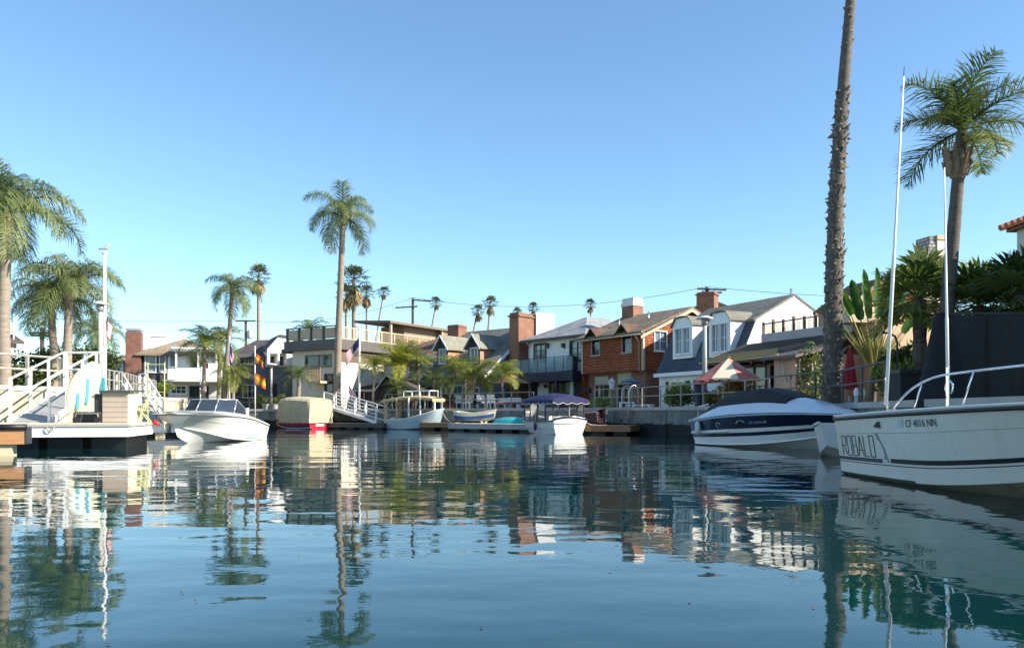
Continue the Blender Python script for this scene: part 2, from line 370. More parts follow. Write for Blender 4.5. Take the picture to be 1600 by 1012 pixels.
def hip_roof(mb, x0, x1, y0, y1, ze, zr, o=.4, t=.14, ins=None):
    x0 -= o; x1 += o; y0 -= o; y1 += o; h = min(x1-x0, y1-y0) / 2 if ins is None else ins; ym = (y0+y1)/2
    if x1 - x0 >= y1 - y0: A, B = (x0+h, ym, zr), (x1-h, ym, zr)
    else:
        xm = (x0+x1)/2; A, B = (xm, y0+h, zr), (xm, y1-h, zr)
    c = [(x0,y0,ze),(x1,y0,ze),(x1,y1,ze),(x0,y1,ze)]
    if x1 - x0 >= y1 - y0: fs = [[c[0],c[1],B,A],[c[1],c[2],B],[c[2],c[3],A,B],[c[3],c[0],A]]
    else: fs = [[c[0],c[1],A],[c[1],c[2],B,A],[c[2],c[3],B],[c[3],c[0],A,B]]
    for f in fs: mb.slab(f, t)
def lampsconce(H, P, a, z, m=None):
    mb = MB(); mb.pbox(P, a-.05, a+.05, z-.12, z+.12, -.03, 0); mb.pbox(P, a-.09, a+.09, z-.05, z+.2, -.24, -.06); mb.pbox(P, a-.12, a+.12, z+.2, z+.25, -.27, -.03)
    mb.pbox(P, a-.02, a+.02, z-.05, z, -.14, 0); H.P('wall_lamp', mb, TRIMD)

ROOFG = courses('grey_shingle_roof', (.24, .225, .19), (.19, .18, .15), (.09, .085, .07), .11, .35, .008, zs=1.0)
ROOFB = courses('brown_shake_roof', (.23, .16, .11), (.16, .115, .08), (.07, .05, .04), .12, .3, .012)
ROOFT = courses('tan_shingle_roof', (.30, .235, .165), (.25, .195, .135), (.13, .1, .07), .11, .35, .008)
ROOFD = courses('dark_brown_roof', (.13, .10, .09), (.10, .08, .07), (.05, .04, .04), .11, .35, .008)
ROOFM = courses('rust_brown_roof', (.27, .15, .10), (.21, .12, .08), (.1, .06, .04), .11, .35, .008)
ROOFS = courses('slate_blue_shingle', (.085, .105, .14), (.068, .086, .118), (.04, .05, .07), .14, .3, .008)
ROOFW = courses('pale_slate_roof', (.36, .36, .36), (.29, .29, .30), (.15, .15, .15), .10, .4, .008)
SHAKE = courses('red_cedar_shingle', (.44, .13, .052), (.28, .08, .034), (.07, .02, .012), .17, .15, .016, bump=1, var=.35)
SIDING = courses('grey_lap_siding', (.20, .205, .21), (.19, .195, .2), (.08, .08, .08), .16, 9, .012)
DSIDE = courses('charcoal_siding', (.075, .07, .075), (.068, .065, .07), (.03, .03, .03), .16, 9, .012)
WSIDE = courses('white_lap_siding', (.72, .72, .70), (.69, .69, .67), (.4, .4, .4), .16, 9, .01, bump=.4, var=.1)
WOODB = courses('brown_board_siding', (.20, .14, .095), (.17, .12, .08), (.07, .05, .03), .2, 9, .012)

# ---- red cedar shingled house
H = House('shingled_house', 'red cedar shingled house with grey shake roof and two eyebrow windows', (909, 52.9), (1005, 48)); W = H.W; Dp = 7.8
zs, ze, zr = 3.66, 6.15, 7.75
w1 = H.frect(925.5, 524, 937, 554); w2 = H.frect(973, 520, 986.5, 549.5); sw = H.srect(1023, 518, 1041, 547)
mb = MB(); wallrect(mb, H.FP, 0, W, zs, ze, [w1, w2]); wallrect(mb, H.SP, 0, Dp, zs, ze, [sw])
mb.face([(W, 0, ze), (W, Dp, ze), (W, Dp/2, zr)]); mb.face([(0, 0, ze), (0, Dp, ze), (0, Dp/2, zr)]); back_walls(H, mb, Dp, ZR, ze)
mb.face([(0,0,zs),(W,0,zs),(W,.5,zs),(0,.5,zs)]); H.P('shingled_wall', mb, SHAKE)
lw = H.frect(931, 600, 953, 634, .45); ld = H.frect(968, 601, 984, 645, .45)
mb = MB(); Pl = lambda a, z, d: (a, .45 + d, z); wallrect(mb, Pl, .15, W - .15, ZR, zs - .003, [lw, ld]); Pr = lambda a, z, d: (W - .15 - d, a, z); wallrect(mb, Pr, .45, Dp, ZR, zs - .003)
H.P('brick_wall', mb, BRICK)
for r in (w1, w2): H.window(H.FP, r, 1, 2, mat('greige_trim', (.30, .25, .21), .6))
H.window(H.SP, sw, 2, 2, TRIMW, mat('pale_blue_glass', (.16, .22, .30), .1, .3, 1))
H.window(Pl, lw, 2, 1, TRIMT, PANE); H.window(Pl, ld, 2, 2, TRIMD, PANE, name='door')
a0, a1, z0, z1 = lw; mb = MB()
for i in range(7):
    x = a0 + (a1-a0)*i/7; mb.prism([(x, z1+.5), (x+(a1-a0)/7, z1+.5), (x+(a1-a0)/7, z1+.02), (x+(a1-a0)/14, z1-.12), (x, z1+.02)], Pl, -.09, -.05)
H.P('valance', mb, mat('olive_cream_canvas', (.36, .35, .24), .8))
mb = MB(); mb.pbox(Pl, ld[0]-.1, ld[1]+.2, ld[3]+.05, zs - .02, -.06, .0); H.P('transom_panel', mb, mat('olive_cream_canvas', (.36, .35, .24)))
mb = MB(); gable_roof(H, mb, ze, zr, Dp, .4, .25); H.P('roof', mb, ROOFB if False else courses('weathered_shake', (.27, .215, .155), (.20, .155, .11), (.09, .07, .05), .1, .3, .012))
for r in (w1, w2):                                     # eyebrow gablets over the windows
    c = (r[0]+r[1])/2; hw = .62; mb = MB(); zt = ze + .42; zl = ze - .18
    mb.slab([(c-hw, -.5, zl), (c, -.5, zt), (c, 1.2, zt+.02), (c-hw, .3, zl+.05)][::1], .07); mb.slab([(c, -.5, zt), (c+hw, -.5, zl), (c+hw, .3, zl+.05), (c, 1.2, zt+.02)], .07)
    mb.face([(c-hw*.86, -.06, zl-.03), (c+hw*.86, -.06, zl-.03), (c, -.06, zt-.1)]); H.P('gablet', mb, courses('gablet_shake', (.17, .10, .07), (.13, .08, .055), (.06, .04, .03), .1, .3))
mb = MB()                                               # barge boards, corner boards
mb.prism([(-.4, ze-.45), (Dp/2, zr-.13), (Dp/2, zr-.33), (-.4, ze-.62)], H.SP, -.26, -.22); mb.prism([(Dp+.4, ze-.45), (Dp/2, zr-.13), (Dp/2, zr-.33), (Dp+.4, ze-.62)], H.SP, -.26, -.22)
H.P('bargeboard', mb, TRIMT)
mb = MB().box(W-.12, W+.025, -.025, .12, zs, ze-.15); H.P('corner_board', mb, TRIMT); H.P('corner_board', MB().box(-.025, .12, -.025, .1, zs, ze-.15), TRIMT)
mb = MB(); mb.pbox(H.SP, Dp/2-.5, Dp/2+.5, zr-.95, zr-.55, -.03, .0); H.P('gable_vent', mb, TRIMT)
chimney(H, .0, 1.15, Dp/2-.4, Dp/2+.5, zr-.8, 8.35, BRICKO, capm=mat('pale_metal_cap', (.62, .60, .56), .5, .1), caph=.55, flare=.05)
H.P('gutter', MB().tube([(-.2, -.44, ze-.36), (W+.2, -.44, ze-.36)], .05, 6), TRIMT, True); H.P('downspout', MB().tube([(W-.3, -.44, ze-.36), (W-.3, -.06, ze-.75), (W-.3, -.06, zs), (W-.3, .4, zs-.1), (W-.3, .4, ZR)], .035, 6), TRIMT, True)
for vx, vy in ((1.9, 1.6), (3.6, 2.6)): H.P('roof_vent', MB().tube([(vx, vy, ze+.4), (vx, vy, ze + vy*(zr-ze)/(Dp/2) + .4)], .05, 6), STEEL, True)
lampsconce(H, Pl, .35, 2.5); lampsconce(H, Pl, W-.6, 2.5)
# chimney of the wing behind
H2 = House('hip_roofed_house', 'brown hip roofed house behind with red brick chimney below the cross-arm pole', (1058, 60), (1160, 57.5)); W = H2.W
mb = MB(); wallrect(mb, H2.FP, 0, W, ZR, 8.2); back_walls(H2, mb, 7, ZR, 8.2, right=True); H2.P('wall', mb, SHAKE)
mb = MB(); hip_roof(mb, 0, W, 0, 7, 8.2, 9.55, .4, ins=.9); H2.P('roof', mb, ROOFB)
a, z = H2.front(1106, 462, -3.0); chimney(H2, a-.62, a+.62, -3.6, -2.6, ZR, z, BRICKO, capm=BRICKO, caph=.2)
part(H2.e, 'flue_pipe', MB().tube([(a, -3.1, z), (a, -3.1, z+.45)], .13, 8), TRIMD); part(H2.e, 'flue_hood', MB().lathe([(.3, z+.42), (.06, z+.55)], 8, (a, -3.1)), TRIMD)

# ---- slate mansard house with white gable
H = House('mansard_house', 'slate blue mansard house with white dormers and bright white gambrel end', (1030, 47), (1155, 41)); W = H.W; Dp = 7.7
zs, zb, zr = 3.45, 6.0, 7.4
doors = [H.frect(1040, 596, 1045.5, 628), H.frect(1049, 598, 1056, 628), H.frect(1072, 594, 1079, 628), H.frect(1084, 593, 1092, 628)]
mb = MB(); wallrect(mb, H.FP, 0, W, ZR, zs, doors)
poly = [(0, ZR), (Dp, ZR), (Dp, zs), (Dp-1.1, zb), (Dp/2, zr), (1.1, zb), (0, zs)]
mb.face([H.SP(a, z, 0) for a, z in poly]); mb.face([(0, a, z) for a, z in poly]); mb.face([(0, Dp, ZR), (W, Dp, ZR), (W, Dp, zs), (0, Dp, zs)]); H.P('wall', mb, WHITE2)
for r in doors: H.window(H.FP, r, 1, 3, TRIMW, PANE, .05, name='door')
mb = MB(); xo = .04
mb.slab([(-xo, -.25, zs-.12), (W+xo, -.25, zs-.12), (W+xo, 1.1, zb), (-xo, 1.1, zb)], .12); H.P('mansard_slope', mb, ROOFS)
mb = MB(); mb.slab([(-xo-.1, .95, zb-.04), (W+xo, .95, zb-.04), (W+xo, Dp/2, zr+.06), (-xo-.1, Dp/2, zr+.06)], .12); mb.slab([(-xo-.1, Dp/2, zr+.06), (W+xo, Dp/2, zr+.06), (W+xo, Dp-.9, zb-.04), (-xo-.1, Dp-.9, zb-.04)], .12)
mb.slab([(-xo, Dp-1.1, zb), (W+xo, Dp-1.1, zb), (W+xo, Dp+.25, zs-.1), (-xo, Dp+.25, zs-.1)], .12); H.P('roof', mb, ROOFG)
H.P('fascia', MB().box(-.12, W+.1, -.33, -.255, zs-.26, zs-.06), TRIMW)
for (x0, y0, x1, y1) in ((1055, 512, 1078, 553), (1112, 505, 1137, 550)):
    r = H.frect(x0, y0, x1, y1, .0); a0, a1, z0, z1 = r; mb = MB(); b0, b1 = a0-.22, a1+.22; zt = z1 + .15; c = (b0+b1)/2
    hz = [(a0, a1, z0, z1)]; wallrect(mb, H.FP, b0, b1, z0-.25, zt, hz)
    mb.face([(b0, 0, zt), (b1, 0, zt), (b1-.3, 0, zt+.42), (b0+.3, 0, zt+.42)])
    for x in (b0, b1): mb.face([(x, 0, z0-.25), (x, 1.6, z0-.25), (x, 1.6, zt), (x, 0, zt)])
    d = H.P('dormer', mb, WHITE)
    mb = MB(); yb = 1.7
    mb.slab([(b0-.1, -.12, zt-.02), (b0+.28, -.12, zt+.46), (b0+.28, yb, zt+.46), (b0-.1, yb, zt-.02)], .06); mb.slab([(b1-.28, -.12, zt+.46), (b1+.1, -.12, zt-.02), (b1+.1, yb, zt-.02), (b1-.28, yb, zt+.46)], .06)
    mb.slab([(b0+.28, -.12, zt+.46), (c, -.12, zt+.52), (b1-.28, -.12, zt+.46), (b1-.28, yb, zt+.46), (c, yb, zt+.52), (b0+.28, yb, zt+.46)], .06); part(d, 'dormer_roof', mb, ROOFG)
    m_ = (a0+a1)/2
    for q in ((a0, m_-.05), (m_+.05, a1)): H.window(H.FP, (q[0]+.04, q[1]-.04, z0+.05, z1-.05), 2, 2, TRIMW, PANE2, .05)
part(H.e, 'roof_vent', MB().tube([(W-.8, Dp/2+.6, zr-.5), (W-.8, Dp/2+.6, zr+.5)], .09, 8), STEEL)

# ---- low brown house with roof deck
H = House('low_house', 'low pink stucco house with overhanging shake eave and railed roof deck', (1135, 39), (1292, 33)); W = H.W; Dp = 7
ze = 3.55; g1 = H.frect(1158, 574, 1196, 618); g2 = H.frect(1205, 570, 1240, 603)
mb = MB(); wallrect(mb, H.FP, 0, W, ZR, ze, [g1, g2]); rs = H.srect(1266, 568, 1278, 605) if False else None
wallrect(mb, H.SP, 0, Dp, ZR, ze); back_walls(H, mb, Dp, ZR, ze); H.P('wall', mb, PINK)
H.window(H.FP, g1, 2, 1, TRIMD, PANE, .08, name='door'); H.window(H.FP, g2, 1, 1, TRIMD, PANE, .06)
mb = MB(); mb.slab([(-.75, -1.0, 3.55), (W+.2, -1.0, 3.55), (W+.2, 1.7, 4.55), (-.75, 1.7, 4.55)], .14); H.P('roof', mb, courses('dark_shake_roof', (.12, .095, .06), (.085, .07, .045), (.04, .03, .02), .13, .28, .02))
for i in range(5): H.P('eave_batten', MB().box(-.8+.1*i, W*.72-.3*i, -1.05+.28*i, -.98+.28*i, 3.5+.104*i, 3.58+.104*i), mat('golden_batten', (.42, .30, .14), .7))  # golden tan boards stepping up the eave
for i in range(9): x = -.5 + i*.85; H.P('rafter', MB().box(x, x+.1, -.95, 0, 3.3, 3.42), TRIMD)
mb = MB().box(.5, W-.3, 1.7, 6, 4.3, 4.95); H.P('parapet', mb, mat('lavender_stucco', (.42, .38, .38), .8))
mb = MB(); n = 8
for i in range(n + 1): x = .55 + (W-1.0)*i/n; H.P('post', MB().box(x-.05, x+.05, 1.75, 1.85, 4.95, 5.55 + (.06 if i % 2 else 0)), mat('rust_brown_post', (.12, .06, .035), .6))
mb = MB().box(.55, W-.45, 1.77, 1.83, 5.42, 5.48)
for i in range(70): x = .58 + (W-1.06)*i/70; mb.box(x, x+.02, 1.79, 1.81, 4.97, 5.42)
H.P('deck_railing', mb, mat('tan_rail', (.35, .24, .13), .6))
mb = MB().box(W-1.2, W+.05, -1.7, .02, ZR, 3.42); H.P('corner_pier', mb, PINK)
mb = MB().slab([(W-1.6, -2.1, 3.42), (W+.5, -2.1, 3.42), (W+.5, .3, 3.95), (W-1.6, .3, 3.95)], .12); H.P('porch_roof', mb, mat('dark_plum_tile', (.09, .06, .06), .6))

# ---- white two storey house with navy balcony
H = House('white_house', 'white two storey house with hipped slate roof and navy balcony', (826, 58.7), (915, 54)); W = H.W; Dp = 8
ze = 6.4; zf = 3.9
d1 = H.frect(836, 539, 852, 565); d2 = H.frect(892, 534, 911, 562); l1 = H.frect(829, 596, 839, 630); l2 = H.frect(858, 592, 889, 640); l3 = H.frect(896, 592, 912, 640)
mb = MB(); wallrect(mb, H.FP, 0, W, ZR, ze, [d1, d2, l1, l2, l3], .25); wallrect(mb, H.SP, 0, Dp, ZR, ze); back_walls(H, mb, Dp, ZR, ze); H.P('wall', mb, WHITE2)
for r in (d1, d2): H.window(H.FP, r, 2, 3, NAVYT, PANE2, .14, name='door')
H.window(H.FP, l1, 2, 2, NAVYT, PANE, .08); H.window(H.FP, l2, 3, 1, mat('slate_trim', (.10, .12, .15), .5), PANE, .06, name='door'); H.window(H.FP, l3, 1, 1, TRIMW, mat('navy_door', (.012, .016, .03), .4), .08, name='door')
mb = MB(); hip_roof(mb, 0, W, 0, Dp, ze, 8.1, .45); H.P('roof', mb, ROOFW)
H.P('eave_board', MB().box(-.45, W+.45, -.47, -.4, ze-.18, ze-.02), TRIMD)
b = H.P('balcony', MB().box(-.3, W+.1, -1.3, -.003, zf-.62, zf), NAVYT)
mb = MB(); zt = zf + 1.0
for i in range(8): x = -.25 + (W+.3)*i/7; mb.box(x-.02, x+.02, -1.27, -1.23, zf, zt)
mb.box(-.27, W+.07, -1.27, -1.23, zt, zt+.04); part(b, 'balcony_frame', mb, TRIMD)
gm = bpy.data.materials.new('balcony_glass'); gm.use_nodes = True; gm.node_tree.nodes['Principled BSDF'].inputs['Transmission Weight'].default_value = .75; gm.node_tree.nodes['Principled BSDF'].inputs['Roughness'].default_value = .02; gm.node_tree.nodes['Principled BSDF'].inputs['IOR'].default_value = 1.15; gm.node_tree.nodes['Principled BSDF'].inputs['Base Color'].default_value = (.55, .68, .70, 1)
for i in range(7): x = -.25 + (W+.3)*i/7; part(b, 'glass_panel', MB().box(x+.03, x+(W+.3)/7-.03, -1.255, -1.245, zf+.06, zt-.03), gm)
H.P('downspout', MB().tube([(.15, -.3, ze-.15), (.15, -.06, ze-.4), (.15, -.06, zf)], .04, 6), TRIMW, True)
for px in (826.5, 857, 882): lampsconce(H, H.FP, *H.front(px, 542))
lampsconce(H, H.FP, *H.front(841.5, 601))
H.P('wall_plaque', MB().pbox(H.FP, *[v for v in H.frect(850, 600, 856, 606)], -.04, 0), TRIMD)
H.P('balcony_column', MB().box(W*.72, W*.72+.18, -1.25, -1.07, ZR, zf-.62), NAVYT)
for i, px in enumerate((829, 842, 861, 877)):
    x, _ = H.front(px, 570, -.8)
    mb = MB().box(x-.3, x+.3, -1.05, -.5, zf+.25, zf+.35); mb.box(x-.3, x+.3, -.55, -.47, zf+.3, zf+.8)
    for u in (-.27, .22):
        for v in (-1.03, -.55): mb.box(x+u, x+u+.05, v, v+.05, zf, zf+.26)
    o = part(None, 'balcony_chair', mb, mat('pale_cushion', (.55, .56, .55), .8)); o.location = H.e.location; o.rotation_euler = H.e.rotation_euler
    tag(o, ['pale cushioned chair at the left end of the navy balcony', 'pale cushioned chair below the left balcony doors', 'pale cushioned chair at the middle of the navy balcony', 'pale cushioned chair right of the balcony middle'][i], 'chair', 'chairs on the navy balcony')
mb = MB().lathe([(.35, zf), (.4, zf+.25), (.42, zf+.9), (.3, zf+1.05)], 12, (W-.6, -.7)); o = part(None, 'barbecue_grill', mb, TRIMD, True); o.location = H.e.location; o.rotation_euler = H.e.rotation_euler; tag(o, 'black covered grill at the right end of the balcony', 'grill')
c = House('chimney_block', 'bright white square chimney block rising beside the big brick chimney', (838, 60), (866, 60.5), cat='chimney')
c.P('chimney_shaft', MB().box(0, c.W, 0, 1.2, ZR, HZ(492, 60)), WHITE); c.P('chimney_cap', MB().box(-.04, c.W+.04, -.04, 1.24, HZ(492, 60), HZ(489, 60)), WHITE2)

# ---- dormer cottage
H = House('dormer_cottage', 'grey roofed cottage with two peach-sided dormers and massive brick chimney', (672, 61.9), (762, 58)); W = H.W; Dp = 9.0
ze, zr = 4.3, 7.75
e1 = H.frect(706, 603, 722, 640); e2 = H.frect(738, 606, 748, 632)
mb = MB(); wallrect(mb, H.FP, 0, W, ZR, ze, [e1, e2])
for X in (0, W): mb.face([(X, 0, ZR), (X, Dp, ZR), (X, Dp, ze), (X, Dp/2, zr), (X, 0, ze)])
back_walls(H, mb, Dp, ZR, ze, left=False); H.P('wall', mb, mat('dusk_blue_stucco', (.16, .17, .20), .8, bump=.2))
H.window(H.FP, e1, 2, 3, mat('pale_blue_trim', (.4, .48, .52), .5), mat('teal_glass', (.03, .08, .09), .15), .12, name='door'); H.window(H.FP, e2, 1, 3, TRIMW, PANE)
mb = MB(); gable_roof(H, mb, ze, zr, Dp, .7, .3); H.P('roof', mb, ROOFG)
mb = MB(); k = (zr-ze)/(Dp/2); mb.prism([(-.7, ze-.7*k-.02), (Dp/2, zr-.02), (Dp/2, zr-.3), (-.7, ze-.7*k-.28)], H.SP, -.34, -.305); mb.prism([(Dp+.7, ze-.7*k-.02), (Dp/2, zr-.02), (Dp/2, zr-.3), (Dp+.7, ze-.7*k-.28)], H.SP, -.34, -.305); H.P('bargeboard', mb, TRIMW)
PEACH = courses('peach_siding', (.50, .25, .155), (.47, .235, .145), (.25, .12, .08), .16, 9, .01, bump=.4, var=.12)
for (x0, y0, x1, y1, yo) in ((686, 545, 697, 568, .55), (735, 543, 747, 566, .55)):
    a0, a1, z0, z1 = H.frect(x0, y0, x1, y1, yo); b0, b1 = a0-.2, a1+.2; zt = z1+.15; c = (b0+b1)/2; za = zt+.85; yb = 3.7
    mb = MB(); Pd = lambda a, z, d, yo=yo: (a, yo+d, z); wallrect(mb, Pd, b0, b1, z0-.2, zt, [(a0, a1, z0, z1)])
    mb.face([(b0, yo, zt), (b1, yo, zt), (c, yo, za)]); d = H.P('dormer', mb, DSIDE)
    mb = MB()
    for x in (b0, b1): mb.face([(x, yo, z0-.35), (x, yb, z0-.35), (x, yb, zt), (x, yo, zt)])
    part(d, 'dormer_cheek', mb, PEACH)
    mb = MB(); mb.slab([(b0-.25, yo-.3, zt-.18), (c, yo-.3, za+.06), (c, yb, za+.06), (b0-.25, yb, zt-.18)], .1); mb.slab([(c, yo-.3, za+.06), (b1+.25, yo-.3, zt-.18), (b1+.25, yb, zt-.18), (c, yb, za+.06)], .1); part(d, 'dormer_roof', mb, courses('sage_shingle', (.29, .285, .225), (.25, .24, .19), (.13, .12, .1), .1, .35, .008))
    mb = MB(); Pq = lambda a, z, d, yo=yo: (a, yo-.34+d, z)
    mb.prism([(b0-.25, zt-.32), (c, za-.08), (c, za+.06), (b0-.25, zt-.18)], Pq, 0, .035); mb.prism([(b1+.25, zt-.32), (c, za-.08), (c, za+.06), (b1+.25, zt-.18)], Pq, 0, .035); part(d, 'dormer_trim', mb, TRIMW)
    H.window(Pd, (a0+.05, a1-.05, z0+.05, z1-.05), 2, 1, TRIMW, PANE2, .07)
ys = H.side(797, 520)[0]; cx0 = W + .05
cb = chimney(H, W+.35, W+1.25, 2.0, 4.2, ZR, HZ(497, 60), BRICKO, capm=BRICKO, caph=.3, flare=.1)

# ---- rust roof house with brick chimney
H = House('rust_roof_house', 'house with rust brown hipped roof half hidden behind yellow-green palms', (600, 68), (694, 64)); W = H.W; Dp = 8
q = H.frect(640, 556, 655, 580); mb = MB(); wallrect(mb, H.FP, 0, W, ZR, 5.6, [q]); wallrect(mb, H.SP, 0, Dp, ZR, 5.6); back_walls(H, mb, Dp, ZR, 5.6); H.P('wall', mb, mat('blue_grey_stucco', (.30, .34, .38), .8))
H.window(H.FP, q, 2, 2); mb = MB(); hip_roof(mb, 0, W, 0, Dp, 5.7, 7.6, .6); H.P('roof', mb, ROOFM); H.P('fascia', MB().box(-.6, W+.6, -.64, -.605, 5.52, 5.7), TRIMW)
a, z = H.front(708, 511, 1.5); chimney(H, a-.6, a+.55, 1.5, 2.6, 4, z, BRICKO, capm=BRICKO, caph=.2, flare=.05)
# small dark gable boathouse cottage in front
H = House('gabled_shed', 'small dark brown gabled cottage with pale trim behind the gangway', (556, 61), (648, 59.5)); W = H.W
mb = MB(); zc = HZ(606, 60); zt = HZ(592, 60); xm = H.front(607, 600)[0]; mb.face([(0,0,ZR),(W,0,ZR),(W,0,zc),(xm,0,zt-.05),(0,0,zc)]); back_walls(H, mb, 4, ZR, zc, right=True); H.P('wall', mb, courses('dark_wine_siding', (.075, .045, .045), (.06, .038, .038), (.02, .015, .015), .16, 9, .012))
xl = H.front(592, 600)[0]; mb = MB()
mb.slab([(-.2, -.35, zc-.1), (xl, -.35, zc-.1), (xl, 4, zc+.5), (-.2, 4, zc+.5)], .1)
mb.slab([(xl-.1, -.4, zc-.05), (xm, -.4, zt+.35), (xm, 4, zt+.35), (xl-.1, 4, zc-.05)], .1); mb.slab([(xm, -.4, zt+.35), (W+.4, -.4, zc-.05), (W+.4, 4, zc-.05), (xm, 4, zt+.35)], .1); H.P('roof', mb, ROOFD)
mb = MB(); mb.face([(xl-.1, -.03, zc-.1), (W+.3, -.03, zc-.1), (xm, -.03, zt+.25)]); H.P('gable_infill', mb, courses('dark_wine_siding', 0, 0, 0, 0, 0))
mb = MB(); Pg = lambda a, z, d: (a, -.44+d, z); mb.prism([(xl-.1, zc-.2), (xm, zt+.2), (xm, zt+.36), (xl-.1, zc-.04)], Pg, 0, .035); mb.prism([(W+.4, zc-.2), (xm, zt+.2), (xm, zt+.36), (W+.4, zc-.04)], Pg, 0, .035); mb.box(-.2, xl-.1, -.4, -.36, zc-.24, zc-.1); H.P('bargeboard', mb, mat('pale_grey_trim', (.42, .42, .43), .6))
sq = H.frect(570, 612, 582, 630); H.window(H.FP, sq, 2, 2, TRIMT, off=-.03)

# ---- flat roofed deck house
H = House('deck_house', 'brown flat roofed house with railed roof terrace and dark fascia', (457, 68.8), (528, 66)); W = H.W; Dp = 9
zf0, zf1 = 6.35, 7.2
v1 = H.frect(478, 556, 517, 571); v2 = H.frect(508, 585, 520, 612)
sw = H.srect(575, 600, 590, 625); mb = MB(); wallrect(mb, H.FP, 0, W, ZR, zf0, [v1, v2]); wallrect(mb, H.SP, 0, Dp, ZR, zf0, []); back_walls(H, mb, Dp, ZR, zf0); H.P('wall', mb, CREAM)
H.window(H.FP, v1, 2, 1, mat('olive_trim', (.22, .20, .13), .6), PANE, .12); H.window(H.FP, v2, 1, 2, NAVYT, PANE, name='door')
H.P('roof_fascia', MB().box(-.5, W+.35, -.5, Dp+.4, zf0, zf1), mat('dark_brown_fascia', (.10, .085, .075), .6))
H.P('cladding_band', MB().box(W+.003, W+.04, .3, Dp, zf0-1.0, zf0-.003), WOODB)
H.P('eave_slab', MB().box(-1.6, -.5, .2, 3, zf0-.05, zf0+.3), TRIMD)
RT = mat('tan_panel', (.48, .37, .24), .7); n = 4
for i in range(n): x = -.3 + (W+.4)*i/n; H.P('railing_panel', MB().box(x+.12, x+(W+.4)/n-.12, -.3, -.24, zf1+.08, zf1+.95), RT)
for i in range(n + 1): x = -.3 + (W+.4)*i/n; H.P('post', MB().box(x-.1, x+.1, -.36, -.18, zf1, zf1+1.05), TRIMD)
H.P('rail', MB().box(-.4, W+.25, -.4, -.14, zf1+1.05, zf1+1.12), TRIMD)
zt = zf1 + 1.0; Ds = 14                               # terrace continues down the sunny side
H.P('wing', MB().box(W-4, W, Dp, Ds+4, ZR, zf1-.25), WOODB)
for i in range(9): y = -.1 + i*(Ds)/8; H.P('post', MB().box(W+.12, W+.24, y-.06, y+.06, zf1-.25, zt+.05), RT)
mb = MB().box(W+.14, W+.22, -.1, Ds, zt-.03, zt+.05); mb.box(W+.15, W+.21, -.1, Ds, zf1+.05, zf1+.11)
for i in range(90): y = i*Ds/90; mb.box(W+.165, W+.195, y, y+.035, zf1+.1, zt)
H.P('balustrade', mb, mat('tan_baluster', (.52, .40, .25), .7))
H.P('terrace_edge', MB().box(W-.3, W+.3, 0, Ds+.2, zf1-.35, zf1-.2), TRIMT)
mb = MB().slab([(W-3.8, 6.0, zf1+2.35), (W+.5, 6.0, zf1+2.1), (W+.5, Ds+7, zf1+2.1), (W-3.8, Ds+7, zf1+2.35)], .22); H.P('terrace_roof', mb, mat('brown_canopy', (.17, .125, .095), .7))
for y in (6.4, Ds, Ds+6.5): H.P('post', MB().box(W+.1, W+.3, y-.1, y+.1, zf1-.2, zf1+2.0), RT)
H.P('terrace_cabin', MB().box(W-3.2, W-.4, 9, Ds+6, zf1-.2, zf1+1.95), mat('brown_plaster', (.24, .17, .12), .8))
H.P('screen_panel', MB().box(W+.18, W+.24, Ds+.2, Ds+6.4, zf1-.1, zf1+1.85), mat('brown_plaster', (.24, .17, .12), .8))
H.P('screen_wing', MB().box(W-.2, W+.1, Ds+7, Ds+15, ZR, zf1+1.1), mat('brown_plaster', (.24, .17, .12), .8))
b = H.P('balcony', MB().box(*[H.front(493, 590)[0], H.front(514, 590)[0]], -1.0, -.003, 3.55, 3.75), TRIMT)
x0, x1 = H.front(493, 590)[0], H.front(514, 590)[0]; mb = MB().box(x0, x1, -1.0, -.94, 4.75, 4.85)
for i in range(9): x = x0 + (x1-x0-.06)*i/8; mb.box(x, x+.06, -1.0, -.95, 3.75, 4.75)
part(b, 'balustrade', mb, mat('orange_brown_wood', (.34, .19, .11), .7))

